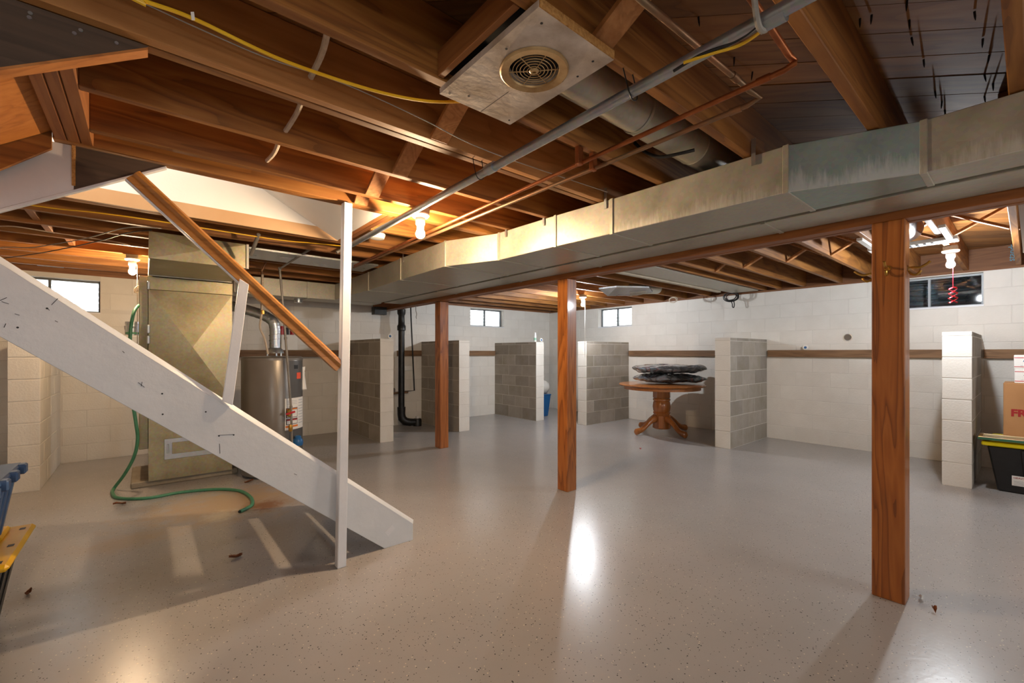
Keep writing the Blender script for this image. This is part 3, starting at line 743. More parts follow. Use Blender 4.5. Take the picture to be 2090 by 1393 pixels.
# panned joist bays by the furnace
pn = MB().box(.69, 1.87, 4.40, 4.84, JZ - .022, JZ - .002).build('panned_bay', M_steel, bevel=.003); tag(pn, 'shiny sheet metal panel under the joists above the water heater', 'sheet metal')

# round duct under the joists
rd = thing('round_duct', 'grey round metal duct running between joists behind the ceiling vent', 'duct', (1.7, 1.09, 2.30))
for i, (x0, x1, r) in enumerate(((1.14, 1.62, .082), (1.615, 2.10, .084), (2.095, 2.55, .083))):
    MB().lathe([(r, x0), (r, x0 + .01), (r + .003, x0 + .014), (r, x0 + .018), (r, x1)], (0, 1.09, 2.305), 32, 'X', cap=False).build('pipe_section', M_galv, rd, smooth=True)
MB().tube([(1.95, 1.00, 2.21), (1.92, 1.06, 2.205), (1.9, 1.15, 2.215), (1.88, 1.22, 2.26), (1.87, 1.27, 2.32)], .008, 8, 4).build('black_strap', M_blackcable, rd, smooth=True)

# ------------------------------------------------------------------ ceiling vent board
vb = thing('ceiling_vent', 'whitewashed plywood vent board with round brass grille nailed under the joists', 'vent', (.95, 1.06, 2.17))
VX0, VX1, VY0, VY1, VZ = .785, 1.105, .825, 1.325, 2.172
gc = PZ(1090, 143, VZ); gr = .110
# board as a ring around the grille hole
def board_with_hole(z0, z1, n=40):
    mb = MB(); outer = []; inner = []
    for k in range(n):
        a = 2 * math.pi * k / n; dx, dy = math.cos(a), math.sin(a)
        t = min(((VX1 - gc.x) / dx if dx > 1e-9 else 9e9), ((VX0 - gc.x) / dx if dx < -1e-9 else 9e9), ((VY1 - gc.y) / dy if dy > 1e-9 else 9e9), ((VY0 - gc.y) / dy if dy < -1e-9 else 9e9))
        outer.append((gc.x + dx * t, gc.y + dy * t)); inner.append((gc.x + dx * gr * .72, gc.y + dy * gr * .72))
    for cx_, cy_ in ((VX0, VY0), (VX1, VY0), (VX1, VY1), (VX0, VY1)):
        i = min(range(n), key=lambda q: (outer[q][0] - cx_) ** 2 + (outer[q][1] - cy_) ** 2); outer[i] = (cx_, cy_)
    vs = [(x, y, z0) for x, y in outer] + [(x, y, z0) for x, y in inner] + [(x, y, z1) for x, y in outer] + [(x, y, z1) for x, y in inner]
    fs = []
    for k in range(n):
        j = (k + 1) % n
        fs += [(k, j, n + j, n + k), (2 * n + k, 3 * n + k, 3 * n + j, 2 * n + j), (k, 2 * n + k, 2 * n + j, j), (n + k, n + j, 3 * n + j, 3 * n + k)]
    return mb.add(vs, fs)
board_with_hole(VZ, VZ + .02).build('vent_board', M_vent, vb)
MB().box(VX0 + .002, VX1 - .002, VY0 - .004, VY0 - .0002, VZ + .001, VZ + .026).build('raw_edge', M_rawedge, vb)
MB().box(.96, .9615, 1.16, VY1 - .002, VZ - .0006, VZ + .001).build('crack', M_darkprint, vb)
n_ = MB()
for fx, fy in ((.83, .86), (1.06, .87), (.81, 1.30), (1.08, 1.30), (1.06, 1.0), (.87, 1.27), (.82, 1.0), (1.08, .95)): n_.lathe([(.004, -.001), (.004, .0005)], (fx, fy, VZ), 8)
n_.build('nail_heads', M_darkprint, vb)
gl = MB().lathe([(gr, -.001), (gr, -.006), (gr * .96, -.009), (gr * .74, -.006), (gr * .72, -.001)], gc, 48, cap=False).build('grille_flange', M_grille, vb, smooth=True)
for k in range(5):
    r = gr * (.20 + .105 * k); MB().tube([gc + Vector((r * math.cos(a * math.pi / 20), r * math.sin(a * math.pi / 20), -.003 + .002 * k / 5)) for a in range(40)], .0014, 6, closed=True).build('grille_ring', M_grille, gl, smooth=True)
for k in range(6):
    a = k * math.pi / 3 + .25; MB().bar(gc + Vector((.012 * math.cos(a), .012 * math.sin(a), -.003)), gc + Vector((gr * .73 * math.cos(a), gr * .73 * math.sin(a), -.002)), .0024, .0024).build('grille_spoke', M_grille, gl)
MB().lathe([(.016, .0), (.016, -.004), (.011, -.008), (.006, -.008), (.006, -.003)], gc, 24).build('grille_hub', M_grille, gl, smooth=True)
MB().box(VX0 + .01, VX1 - .01, VY0 + .03, VY1 - .03, VZ + .06, VZ + .065).build('shade_sheet', M_darkprint, vb)  # dark sheet standing in for the shade above the grille
for x in (VX0 - .03,):
    MB().box(x, x + .022, .888, 1.288, JZ + .003, JZ + .09).build('side_cleat', M_joisty, vb, bevel=.002)

# ------------------------------------------------------------------ pipes under the joists
gp = thing('galvanized_pipe', 'grey galvanized pipe crossing under the joists from stair to camera', 'pipe', (1.22, 1.5, 2.12))
MB().tube([(1.245, 3.45, 2.12), (1.222, 1.574, 2.12), (1.20, -.9, 2.125)], .0185, 14).build('pipe_run', M_pipe, gp, smooth=True)
for y in (1.60, .42): MB().lathe([(.0185, -.03), (.0235, -.03), (.0235, .03), (.0185, .03)], (1.219, y, 2.12), 14, 'Y').build('coupling', M_pipe, gp, smooth=True)
for y in (1.72, .865): MB().tube([(1.195, y + .0, 2.24), (1.197, y - .03, 2.12), (1.221, y - .03, 2.097), (1.245, y - .03, 2.12), (1.247, y, 2.24)], .0022, 6, 4).build('pipe_hanger', M_blackcable, gp, smooth=True)
MB().tube([(1.150, .44, 2.19), (1.165, .44, 2.13), (1.185, .44, 2.096), (1.21, .44, 2.095), (1.235, .44, 2.11)], .0075, 8, 3).build('pipe_clamp', M_greycable, gp, smooth=True)
def cu(name, label, pts, m, r=.0085, fits=()):
    t = thing(name, label, 'pipe', pts[0]); MB().tube(pts, r, 12).build('pipe_run', m, t, smooth=True)
    for p, ax in fits: MB().lathe([(r, -.02), (r + .0025, -.02), (r + .0025, .02), (r, .02)], p, 12, ax).build('pipe_fitting', m, t, smooth=True)
    return t
e1 = PZ(1625, 133, 2.135); z1p = 2.135
cu('copper_pipe', 'upper copper pipe with an elbow running below the joists to the furnace', [PZ(1535, 0, 2.17) + Vector((-3.2, .02, .01)), PZ(1535, 0, 2.17), PZ(1610, 112, 2.17), PZ(1622, 126, 2.16), (e1.x, e1.y + .005, z1p + .008), (e1.x, e1.y + .03, z1p), (1.545, 2.66, 2.13), (1.58, 4.3, 2.13)], M_copper, .0095, [((e1.x, e1.y + .09, z1p), 'Y')])
e2 = PZ(1545, 207, 2.13)
cu('copper_pipe', 'lower dull copper pipe parallel to the bright copper one', [PZ(1310, 0, 2.17) + Vector((-3.2, .02, .01)), PZ(1310, 0, 2.17), PZ(1380, 58, 2.17), PZ(1512, 168, 2.17), PZ(1530, 185, 2.155), (e2.x, e2.y - .01, 2.14), (e2.x, e2.y + .03, 2.13), (1.605, 2.4, 2.13), (1.61, 4.4, 2.13)], M_copper_dull, .0095, [((e2.x, e2.y + .07, 2.13), 'Y'), ((PZ(1500, 158, 2.17)), 'X')])
for px_, y in ((1.5, 1.31), (1.598, 1.31)):
    o = MB().box(px_ - .017, px_ + .017, y - .012, y + .012, 2.118, 2.199).build('pipe_clip', M_copper, None, bevel=.003); tag(o, 'small copper clip holding the %s copper pipe to a joist' % ('upper' if px_ < 1.55 else 'lower'), 'clip', 'copper pipe clips')
# pipes by the furnace
def pipe(label, pts, r, m=None, name='iron_pipe', elb=True):
    t = thing(name, label, 'pipe', pts[-1]); MB().tube(pts, r, 12).build('pipe_run', m or M_greypipe, t, smooth=True)
    if elb:
        for p in pts[1:-1]: MB().lathe([(r * .6, -r * 1.5), (r * 1.35, -r), (r * 1.35, r), (r * .6, r * 1.5)], p, 12).build('elbow', m or M_greypipe, t, smooth=True)
    return t
M_greypipe = plain('grey_iron_pipe', '7c776f', '97918a', .5, .4, 12, .1)
g0 = PY(563, 497, 5.05); 
gasx, gasy = PY(572, 640, 4.80).x, 4.80
pipe('thin grey gas pipe dropping in front of the water heater', [PY(643, 502, 4.2), PY(571, 548, 4.80), PY(583, 690, 4.80), PY(594, 830, 4.80), PY(596, 905, 4.80)], .011)
pipe('grey pipe stub hanging beside the furnace plenum', [PZ(528, 478, 2.2), PZ(512, 520, 2.07)], .014, elb=False)
pipe('short copper riser left of the gas pipe by the branch duct', [PY(560, 498, 5.25), PY(535, 552, 5.25), PY(534, 640, 5.25)], .010, M_copper_dull)
pipe('short grey pipe end under the joists beside the white newel', [PY(687, 515, 4.0), PY(700, 508, 4.0), PY(712, 498, 4.0)], .014, elb=False)

# ------------------------------------------------------------------ cables
def cable(name, label, pts, r, m, k=5, cat='cable'):
    o = MB().tube(pts, r, 8, k).build(name, m, smooth=True); return tag(o, label, cat)
cable('yellow_cable', 'yellow electrical cable sagging between joists towards the ceiling vent', [Vector((-2.55, 1.5, 2.38)), Vector((-1.0, 1.5, 2.36)), PY(200, -40, 1.5), PY(290, 0, 1.5), PY(395, 38, 1.5), PY(560, 116, 1.5), PY(700, 166, 1.48), PY(800, 194, 1.45), PY(880, 207, 1.42), PY(955, 207, 1.40)], .0055, M_yellowcable)
cable('thin_wire', 'thin grey bell wire running below the yellow cable to the duct', [Vector((-2.55, 1.62, 2.36)), Vector((-1.0, 1.62, 2.34)), PY(190, -40, 1.62), PY(290, 5, 1.62), PY(410, 60, 1.62), PY(545, 118, 1.62), PY(700, 170, 1.60), PY(860, 242, 1.58), PY(1000, 310, 1.56), PY(1240, 392, 1.52)], .002, M_greycable, cat='wire')
MB_tag = MB().prism([PY(*p, 1.492) for p in ((389, 24), (396, 24), (398, 41), (391, 41))], (0, .001, 0)).build('cable_tag', M_whiteplastic); tag(MB_tag, 'tiny white clip on the yellow cable at top left', 'clip')
cable('sheathed_cable', 'old cloth sheathed cable threaded through holes in the joists', [(.42, .62, 2.36), (.425, 1.0, 2.36), (.425, 1.20, 2.345), (.43, 1.33, 2.33), (.455, 1.52, 2.285), (.46, 1.70, 2.27), (.48, 1.86, 2.29), (.49, 2.0, 2.285), (.475, 2.15, 2.255), (.48, 2.25, 2.29), (.495, 2.34, 2.30), (.49, 2.42, 2.265), (.475, 2.54, 2.255), (.475, 2.66, 2.28), (.475, 2.725, 2.29)], .0105, M_cloth)
cable('yellow_cable', 'yellow cable tied under the galvanized pipe at top right', [PZ(1395, 128, 2.10), PZ(1450, 110, 2.10), PZ(1510, 92, 2.10), PZ(1555, 62, 2.10), PZ(1572, 38, 2.11)], .0042, M_yellowcable)
cable('black_cable', 'black cable lying beside the yellow one under the galvanized pipe', [PZ(1375, 145, 2.10), PZ(1430, 112, 2.105), PZ(1500, 85, 2.105), PZ(1550, 50, 2.11)], .0042, M_blackcable)
cable('slack_wire', 'upper slack wire strung across the left joists to the furnace', [PZ(-60, 520, 2.15), PZ(0, 505, 2.15), PZ(60, 505, 2.15), PZ(110, 498, 2.15), PZ(180, 485, 2.15), PZ(240, 468, 2.16), PZ(280, 463, 2.17), PZ(330, 466, 2.19)], .004, M_greycable, cat='wire')
cable('slack_wire', 'lower dark slack wire strung across the left joists to the furnace', [PZ(-40, 532, 2.14), PZ(20, 525, 2.14), PZ(100, 513, 2.14), PZ(200, 492, 2.15), PZ(260, 475, 2.16), PZ(310, 469, 2.18)], .004, M_blackcable, cat='wire')
cable('white_wire', 'white wire looping below the joists left of the left bulb', [PZ(-20, 462, 2.18), PZ(30, 462, 2.17), PZ(100, 473, 2.17), PZ(180, 485, 2.17), PZ(240, 494, 2.17), PZ(265, 500, 2.19)], .004, M_cloth, cat='wire')
cable('yellow_cable', 'yellow cable along the far stairwell joist behind the handrail', [PZ(60, 418, 2.19), PZ(120, 426, 2.18), PZ(200, 434, 2.17), PZ(330, 452, 2.17), PZ(560, 488, 2.185), PZ(640, 496, 2.19), PZ(700, 502, 2.185)], .004, M_yellowcable)

# ------------------------------------------------------------------ bulbs
def lampholder(label, b, idx, cord=None):
    x, y, z = b; t = thing('bulb_lampholder', label, 'light', (x, y, z), 'bare bulbs in porcelain holders')
    MB().box(x - .045, x + .045, y - .045, y + .045, z + .125, JZ - .001).build('ceiling_box', M_greycable, t, bevel=.004)
    MB().lathe([(.058, .124), (.058, .116), (.050, .106), (.032, .100), (.030, .06), (.024, .052), (.022, .035)], b, 28).build('porcelain_holder', M_porcelain, t, smooth=True)
    MB().lathe([(.012, .05), (.014, .034), (.022, .022), (.029, .004), (.029, -.008), (.022, -.022), (.010, -.029), (.002, -.0305)], b, 22).build('bulb', M_bulb[idx], t, smooth=True)
    if cord:
        ln, r, m = cord; MB().tube([(x + .035, y - .01, z + .07), (x + .036, y - .012, z - .05), (x + .036, y - .012, z - ln)], r, 6).build('pull_cord', m, t, smooth=True)
    return t
lampholder('warm lit bulb in white holder between the newel and the duct', BULBS[0], 0)
l2 = lampholder('warm lit bulb with long pull cord left of the furnace', BULBS[1], 1, (.75, .003, M_cloth))
MB().tube([(BULBS[1][0] + .036 + .022 * math.sin(t * .9) , BULBS[1][1] - .014, BULBS[1][2] - .13 - .035 + .035 * math.cos(t * .75)) for t in range(22)], .003, 6, 3).build('knot', M_cloth, l2, smooth=True)
lampholder('white lit bulb with pull cord just right of the middle post', BULBS[2], 2, (.85, .004, M_whiteplastic))
l4 = lampholder('white lit bulb with red cord near the right wall window', BULBS[3], 3, (.20, .0018, M_red))
# twisted red plastic pull at the end of that cord
bx_, by_, bz_ = BULBS[3][0] + .036, BULBS[3][1] - .012, BULBS[3][2] - .20
rb = MB(); N = 34
for j in (0, math.pi):
    vs = []; fs = []
    for k in range(N):
        a = k * .33 + j; zz = bz_ - k * .0042; rr = .018 + .006 * math.sin(k * .6)
        for dr, dz in ((0, 0), (.009, .006), (.009, .009), (0, .003)):
            vs.append((bx_ + (rr + dr) * math.cos(a), by_ + (rr + dr) * math.sin(a), zz + dz))
    for k in range(N - 1):
        for q in range(4): fs.append((k * 4 + q, k * 4 + (q + 1) % 4, (k + 1) * 4 + (q + 1) % 4, (k + 1) * 4 + q))
    rb.add(vs, fs)
rb.build('red_pull', M_red, l4)
# smoke detector
p = PZ(770, 488, 2.16); sd_ = thing('smoke_detector', 'round white smoke detector under the joists beside the newel', 'smoke detector', p)
MB().lathe([(.058, .0385), (.058, .022), (.052, .004), (.03, 0), (.002, 0)], p, 32).build('housing', M_whiteplastic, sd_, smooth=True); MB().lathe([(.062, .0389), (.062, .03)], p, 32).build('base_ring', M_whiteplastic, sd_, smooth=True)

# ------------------------------------------------------------------ furnace
fx0, fx1, fy0, fy1 = .02, .685, 5.32, 6.02
fu = thing('furnace', 'tall tan sheet metal furnace with cross-creased plenum panels', 'furnace', ((fx0 + fx1) / 2, fy0, 0))
def creased(x0, x1, y, z0, z1, depth, nm, m, par):     # front panel pressed into a shallow pyramid (cross break)
    cx_, cz_ = (x0 + x1) / 2, (z0 + z1) / 2
    vs = [(x0, y, z0), (x1, y, z0), (x1, y, z1), (x0, y, z1), (cx_, y - depth, cz_), (x0, y + .02, z0), (x1, y + .02, z0), (x1, y + .02, z1), (x0, y + .02, z1)]
    return MB().add(vs, [(0, 1, 4), (1, 2, 4), (2, 3, 4), (3, 0, 4), (5, 8, 7, 6), (0, 5, 6, 1), (1, 6, 7, 2), (2, 7, 8, 3), (3, 8, 5, 0)]).build(nm, m, par)
body = MB().box(fx0, fx1, fy0 + .021, fy1, .06, 1.86).build('cabinet', M_furn, fu, bevel=.004)
creased(fx0, fx1, fy0, .06, .78, .0, 'lower_panel', M_furn, body)
creased(fx0, fx1, fy0, .785, 1.86, .04, 'upper_panel', M_furn, body)
MB().box(fx0 - .008, fx1 + .006, fy0 - .008, fy1, 1.862, 1.985).build('plenum_collar', M_furn, fu, bevel=.004)
tx0, tx1, ty0 = .018, .672, 4.33
pb = MB().box(tx0, tx1, ty0 + .012, fy1 - .1, 1.992, JZ - .003).build('plenum_box', M_furn, fu, bevel=.003)
creased(tx0, tx1, ty0, 1.992, JZ - .003, .012, 'plenum_front', M_furn, pb)
MB().box(tx1 - .012, tx1 + .006, ty0 - .014, ty0 + .006, 1.988, JZ - .003).build('corner_seam', M_galv, pb); MB().box(tx0, tx1, fy0 - .07, fy0 - .05, 1.984, 1.9925).build('bottom_seam', M_galv, pb)
# filter door with foil tape
p0, p1 = PY(335, 938, fy0), PY(440, 885, fy0)
dr = MB().box(p0.x, p1.x, fy0 - .006, fy0, p0.z, p1.z).build('filter_door', M_steel, fu, bevel=.003)
MB().box(p0.x + .06, p1.x + .1, fy0 - .012, fy0 - .006, p0.z + .05, p1.z - .04).build('door_panel', M_furn, dr, bevel=.002)
MB().box(p0.x + .02, p0.x + .035, fy0 - .022, fy0 - .006, p0.z + .06, p1.z - .05).build('handle', M_steel, dr, bevel=.003)
# side seam foil
for z in (1.35, 1.45, 1.86): MB().box(fx0 - .012, fx0 + .012, fy0 - .012, fy0 + .05, z, z + .08).build('foil_tape', M_steel, fu, bevel=.006)
MB().box(fx0 - .07, fx0 - .001, fy0 + .1, fy1 - .02, .35, 2.0).build('side_duct', M_furn, fu, bevel=.004)
pad = MB().box(fx0 - .13, fx1 + .06, fy0 + .04, fy1 + .1, 0, .059).build('concrete_pad', M_concrete, bevel=.01); tag(pad, 'low concrete pad under the furnace', 'pad')

# ------------------------------------------------------------------ water heater
wx, wy, wr = 1.03, 5.165, .287
wh = thing('water_heater', 'grey cylindrical water heater standing right of the furnace', 'water heater', (wx, wy, 0))
tank = MB().lathe([(wr - .02, .02), (wr, .03), (wr, 1.20), (wr - .004, 1.212)], (wx, wy, 0), 56).build('tank', M_tank, wh, smooth=True)
MB().lathe([(wr + .003, 1.19), (wr + .003, 1.212), (wr - .012, 1.228), (.05, 1.235)], (wx, wy, 0), 56).build('top_cap', M_tank, wh, smooth=True)
MB().lathe([(wr - .03, 0), (wr - .03, .021)], (wx, wy, 0), 40).build('base_ring', M_tankdark, wh, smooth=True)
def curved(a0, a1, z0, z1, off, nm, m, par, n=10, th=.0015):
    vs = []
    for k in range(n + 1):
        a = a0 + (a1 - a0) * k / n
        for r in (wr + off, wr + off + th):
            for z in (z0, z1): vs.append((wx + r * math.cos(a), wy + r * math.sin(a), z))
    fs = []
    for k in range(n):
        i = k * 4; fs += [(i + 2, i + 6, i + 7, i + 3), (i, i + 1, i + 5, i + 4), (i + 1, i + 3, i + 7, i + 5), (i, i + 4, i + 6, i + 2)]
    fs += [(0, 2, 3, 1), (n * 4, n * 4 + 1, n * 4 + 3, n * 4 + 2)]
    return MB().add(vs, fs).build(nm, m, par, smooth=False)
ca = math.atan2(-wy, -wx)                               # direction towards the camera
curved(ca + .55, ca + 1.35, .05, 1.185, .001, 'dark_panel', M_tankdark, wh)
lb = curved(ca + .38, ca + 1.30, .475, .80, .004, 'label', M_label, wh)
for (da0, da1, z0, z1, m) in ((.42, .88, .60, .70, M_darkprint), (.42, .88, .53, .59, M_darkprint), (.40, .90, .50, .52, M_orangeprint)):
    s_ = curved(ca + da0, ca + da1, z0, z1, .006, 'label_print', m, lb)
    if m == M_darkprint:
        curved(ca + da0 + .025, ca + da1 - .025, z0 + .006, z1 - .02, .008, 'label_print', M_label, lb); curved(ca + da0 + .02, ca + da1 - .02, z1 - .018, z1 - .006, .008, 'label_print', M_orangeprint if z0 > .55 else M_redprint, lb)
for k in range(9): curved(ca + .95, ca + 1.22, .77 - k * .03, .775 - k * .03, .006, 'label_print', M_greyprint, lb)
for k in range(3): curved(ca + .45, ca + .85, .77 - k * .016, .773 - k * .016, .006, 'label_print', M_greyprint, lb)
curved(ca + .86, ca + 1.10, .995, 1.06, .004, 'orange_sticker', M_orange, wh)
curved(ca + .74, ca + .92, 1.10, 1.14, .004, 'badge', M_darkprint, wh)
MB().lathe([(.085, 1.262), (.075, 1.30), (.055, 1.32)], (wx + .02, wy - .01, 0), 24).build('draft_hood', M_steel, wh, smooth=True)
for a in (0.5, 2.6, 4.7): MB().bar((wx + .02 + .075 * math.cos(a), wy - .01 + .075 * math.sin(a), 1.23), (wx + .02 + .075 * math.cos(a), wy - .01 + .075 * math.sin(a), 1.27), .012, .004, up=(0, 1, 0)).build('hood_leg', M_steel, wh)
fl = thing('flue_pipe', 'shiny ribbed metal flue elbowing from the water heater to the furnace', 'flue', (wx, wy, 1.32))
cx_, cy_ = wx + .02, wy - .01
vp = catmull([Vector(q) for q in ((cx_, cy_, 1.32), (cx_, cy_, 1.42), (cx_, cy_, 1.52), (cx_ - .02, cy_ + .01, 1.60), (cx_ - .09, cy_ + .06, 1.66), (cx_ - .2, cy_ + .15, 1.71), (cx_ - .345, cy_ + .28, 1.76))], 8)
rr = [.052 + (.0025 if i % 3 == 0 and i > 14 else 0) for i in range(len(vp))]
MB().tube(vp, rr, 22).build('flue_run', M_steel, fl, smooth=True)
MB().tube([(cx_ + .058 * math.cos(t * .7), cy_ + .058 * math.sin(t * .7), 1.37 + t * .006) for t in range(20)], .002, 5).build('wrapped_wire', M_greycable, fl, smooth=True)
fx = thing('flexible_connector', 'thin braided flexible water line on top of the water heater', 'water line', (wx - .12, wy - .06, 1.235))
MB().tube([PY(547, 722, wy - .05), PY(540, 690, wy - .05), PY(531, 668, wy - .05), PY(534, 640, wy - .05), PY(536, 610, wy - .05), PY(536, 560, wy - .05)], .011, 10, 5).build('braided_line', M_cloth, fx, smooth=True)
MB().lathe([(.016, -.02), (.018, -.02), (.018, .02), (.012, .025)], PY(536, 637, wy - .05), 10).build('brass_nut', M_brass, fx, smooth=True)
# gas valve details
gv = thing('gas_valve', 'red handled gas valve on the pipe in front of the heater label', 'valve', PY(590, 842, 4.77))
q = PY(590, 842, 4.80); MB().lathe([(.011, -.04), (.02, -.03), (.02, .03), (.011, .04)], q, 14).build('valve_body', M_brass, gv, smooth=True)
MB().bar(q + Vector((-.035, -.028, -.01)), q + Vector((.05, -.028, .012)), .012, .02).build('handle', M_red, gv, bevel=.003)
MB().lathe([(.012, -.035), (.02, -.022), (.02, .022), (.012, .035)], PY(593, 873, 4.80), 14).build('union_fitting', M_brass, gv, smooth=True)
bl = thing('control_valve', 'blue rounded valve body low on the water heater', 'valve', PY(608, 900, 4.88)); q = PY(608, 898, 4.88)
MB().lathe([(.01, -.06), (.045, -.05), (.052, -.02), (.045, .012), (.03, .025), (.034, .04), (.02, .05)], q, 20).build('valve_body', M_bluebin, bl, smooth=True); MB().lathe([(.012, -.09), (.016, -.088), (.016, -.058)], q, 12).build('brass_outlet', M_brass, bl, smooth=True)
# papers hanging at the side of the tank
q = PY(615, 773, 5.2)
hp = thing('hanging_envelope', 'off-white manual pouch hanging on the water heater side', 'pouch', q)
MB().prism([PY(*p_, 5.05) for p_ in ((614, 749), (621, 748), (620, 765), (624, 794), (612, 796), (614, 770))], (.012, .012, 0)).build('pouch', M_label, hp)
MB().tube([PY(612, 758, 5.06), PY(618, 756, 5.06), PY(623, 757, 5.06)], .004, 6).build('hook', M_brass, hp)
# white carton with red cans standing on the ledger behind the heater
ct = MB().box(1.50, 1.72, 6.965, 7.10, 1.3055, 1.53).build('white_carton', M_whiteplastic, bevel=.004); tag(ct, 'white carton on the ledger board behind the flue', 'carton')
for i, (x, m, h) in enumerate(((1.52, M_red, .12), (1.585, M_darkprint, .11), (1.66, M_red, .12))):
    cn = thing('small_can', ('left red can on the white carton behind the flue', 'dark can between the two red cans on the white carton', 'right red can on the white carton behind the flue')[i], 'can', (x, 7.03, 1.53), 'cans on the white carton')
    MB().lathe([(.024, 0), (.028, .003), (.028, h - .012), (.02, h - .004)], (x, 7.03, 1.5305), 18).build('can_body', m, cn, smooth=True); MB().lathe([(.022, h - .004), (.022, h + .004), (.012, h + .006)], (x, 7.03, 1.5305), 14).build('can_lid', M_red if i != 1 else M_label, cn, smooth=True)

# ------------------------------------------------------------------ hose, shelf, bucket
hose_pts = [PY(300, 622, 5.6), PY(285, 622, 5.45), PY(273, 638, 5.32), PY(266, 680, 5.26), PY(266, 740, 5.25), PY(270, 810, 5.25), PY(277, 860, 5.25), PY(281, 895, 5.27), PY(274, 930, 5.3), PY(255, 966, 5.36), Vector((-.225, 5.44, .016)), PZ(230, 1007, .012), PZ(243, 1016, .012), PZ(300, 1016, .012), PZ(370, 1004, .012), PZ(440, 998, .012), PZ(488, 1001, .012), PZ(511, 1014, .012), PZ(515, 1028, .012), PZ(505, 1036, .012), PZ(490, 1043, .013)]
hs_ = thing('garden_hose', 'green rubber hose hanging left of the furnace and curling over the floor', 'hose', PZ(330, 1012))
MB().tube(hose_pts, .0135, 12, 6).build('hose_tube', M_hose, hs_, smooth=True)
dq = (hose_pts[-1] - hose_pts[-2]).normalized(); MB().tube([hose_pts[-1] - dq * .02, hose_pts[-1] + dq * .012], .0085, 12).build('hose_bore', M_blackcable, hs_)
sh = MB().box(-.45, -.03, 6.82, YB - .006, 1.285, 1.305).build('wall_shelf', M_ledger, bevel=.002); tag(sh, 'short wooden shelf on the back wall behind the hose', 'shelf')
wb = thing('white_tub', 'white tub with dark lettering on the shelf left of the furnace', 'tub', (-.13, 6.95, 1.306))
MB().lathe([(.10, 0), (.112, .01), (.118, .145), (.122, .15), (.122, .165), (.10, .17)], (-.13, 6.95, 1.306), 28).build('tub_body', M_whiteplastic, wb, smooth=True)
pt = PY(281, 701, 6.82); text_mesh('lettering', 'Stre', .06, M_darkprint, wb, frame_M((-.145, 6.829, 1.345), (1, 0, 0), (0, 0, 1)), .0015)
bk = thing('metal_can', 'shiny metal can with green band on top of the white tub', 'can', (-.115, 6.95, 1.478))
MB().lathe([(.070, 0), (.070, .13), (.076, .135), (.076, .16), (.068, .16)], (-.115, 6.95, 1.478), 28).build('can_body', M_steel, bk, smooth=True); MB().lathe([(.0715, .012), (.0715, .035)], (-.115, 6.95, 1.478), 28, cap=False).build('green_band', M_hose, bk, smooth=True)
text_mesh('lettering', 'ETRI', .032, M_darkprint, bk, frame_M((-.155, 6.876, 1.56), (1, 0, 0), (0, 0, 1)))

# ------------------------------------------------------------------ ledger boards on the walls
LZ0, LZ1 = 1.205, 1.305
def ledger(side, a, b, label, dpt=.045):
    if side == 'right': o = MB().box(XR - dpt, XR - .004, a, b, LZ0, LZ1).build('ledger_board', M_ledgery, bevel=.003)
    else: o = MB().box(a, b, YB - dpt, YB - .004, LZ0, LZ1).build('ledger_board', M_ledger, bevel=.003)
    tag(o, label, 'board', 'brown ledger boards between the piers')
ledger('right', 2.75, 4.94, 'brown ledger board on the right wall above the round table')
ledger('right', .56, 2.505, 'long brown ledger board on the right wall behind the nearest post')
ledger('right', -1.1, .32, 'brown ledger board on the right wall behind the stacked boxes')
ledger('back', .72, 2.50, 'brown ledger board on the back wall behind the water heater', .16)
ledger('back', 2.74, 3.17, 'short ledger board end to the left of the black soil pipe')
ledger('back', 3.36, 3.82, 'short dark ledger board right of the black soil pipe')
ledger('back', 4.05, 5.51, 'brown ledger board under the back wall window near the corner')

# ------------------------------------------------------------------ soil stack and neighbours
sx_, sy_ = 3.34, 6.90
so = thing('soil_pipe', 'black cast iron soil pipe with hub joints by the back wall', 'pipe', (sx_, sy_, 0))
MB().lathe([(.052, .20), (.052, 1.64)], (sx_, sy_, 0), 24).build('pipe_section', M_iron, so, smooth=True)
MB().lathe([(.052, 1.64), (.070, 1.65), (.072, 1.72), (.056, 1.75), (.052, 1.9), (.068, 1.93), (.07, 2.0), (.052, 2.02), (.052, 2.19)], (sx_, sy_, 0), 24).build('hub', M_iron, so, smooth=True)
MB().tube([(sx_, sy_, .34), (sx_, sy_, .22), (sx_ + .01, sy_ - .005, .15), (sx_ + .06, sy_ - .02, .09), (sx_ + .14, sy_ - .035, .07), (sx_ + .24, sy_ - .05, .07)], [.07, .066, .07, .07, .066, .055], 20, 0).build('bend', M_iron, so, smooth=True)
co = MB().lathe([(.075, .0), (.075, .10), (.068, .12), (.06, .125)], (sx_ + .27, sy_ - .055, 0), 24).build('cleanout', M_iron, so, smooth=True)
MB().box(sx_ + .245, sx_ + .295, sy_ - .08, sy_ - .03, .126, .165).build('plug', M_whiteplastic, co, bevel=.005)
pipe('thin black iron pipe dropping beside the soil pipe', [(3.56, 7.0, 2.18), (3.57, 7.0, 1.9), (3.625, 6.98, .60), (3.33, 6.98, .595)], .013, M_iron, elb=False)
mt = thing('water_meter', 'small bronze water meter low beside the soil pipe', 'meter', (3.15, 6.95, .56))
MB().lathe([(.03, 0), (.055, .01), (.055, .05), (.045, .07), (.02, .075)], (3.17, 6.90, .60), 20).build('meter_head', M_tank, mt, smooth=True); MB().tube([(2.98, 6.95, .58), (3.17, 6.9, .58), (3.34, 6.98, .58), (3.50, 6.98, .58)], .02, 10).build('meter_pipe', M_copper_dull, mt, smooth=True)
jb = thing('wall_box', 'small white plastic box on the wall right of the soil pipe', 'box', (3.56, 7.05, .95))
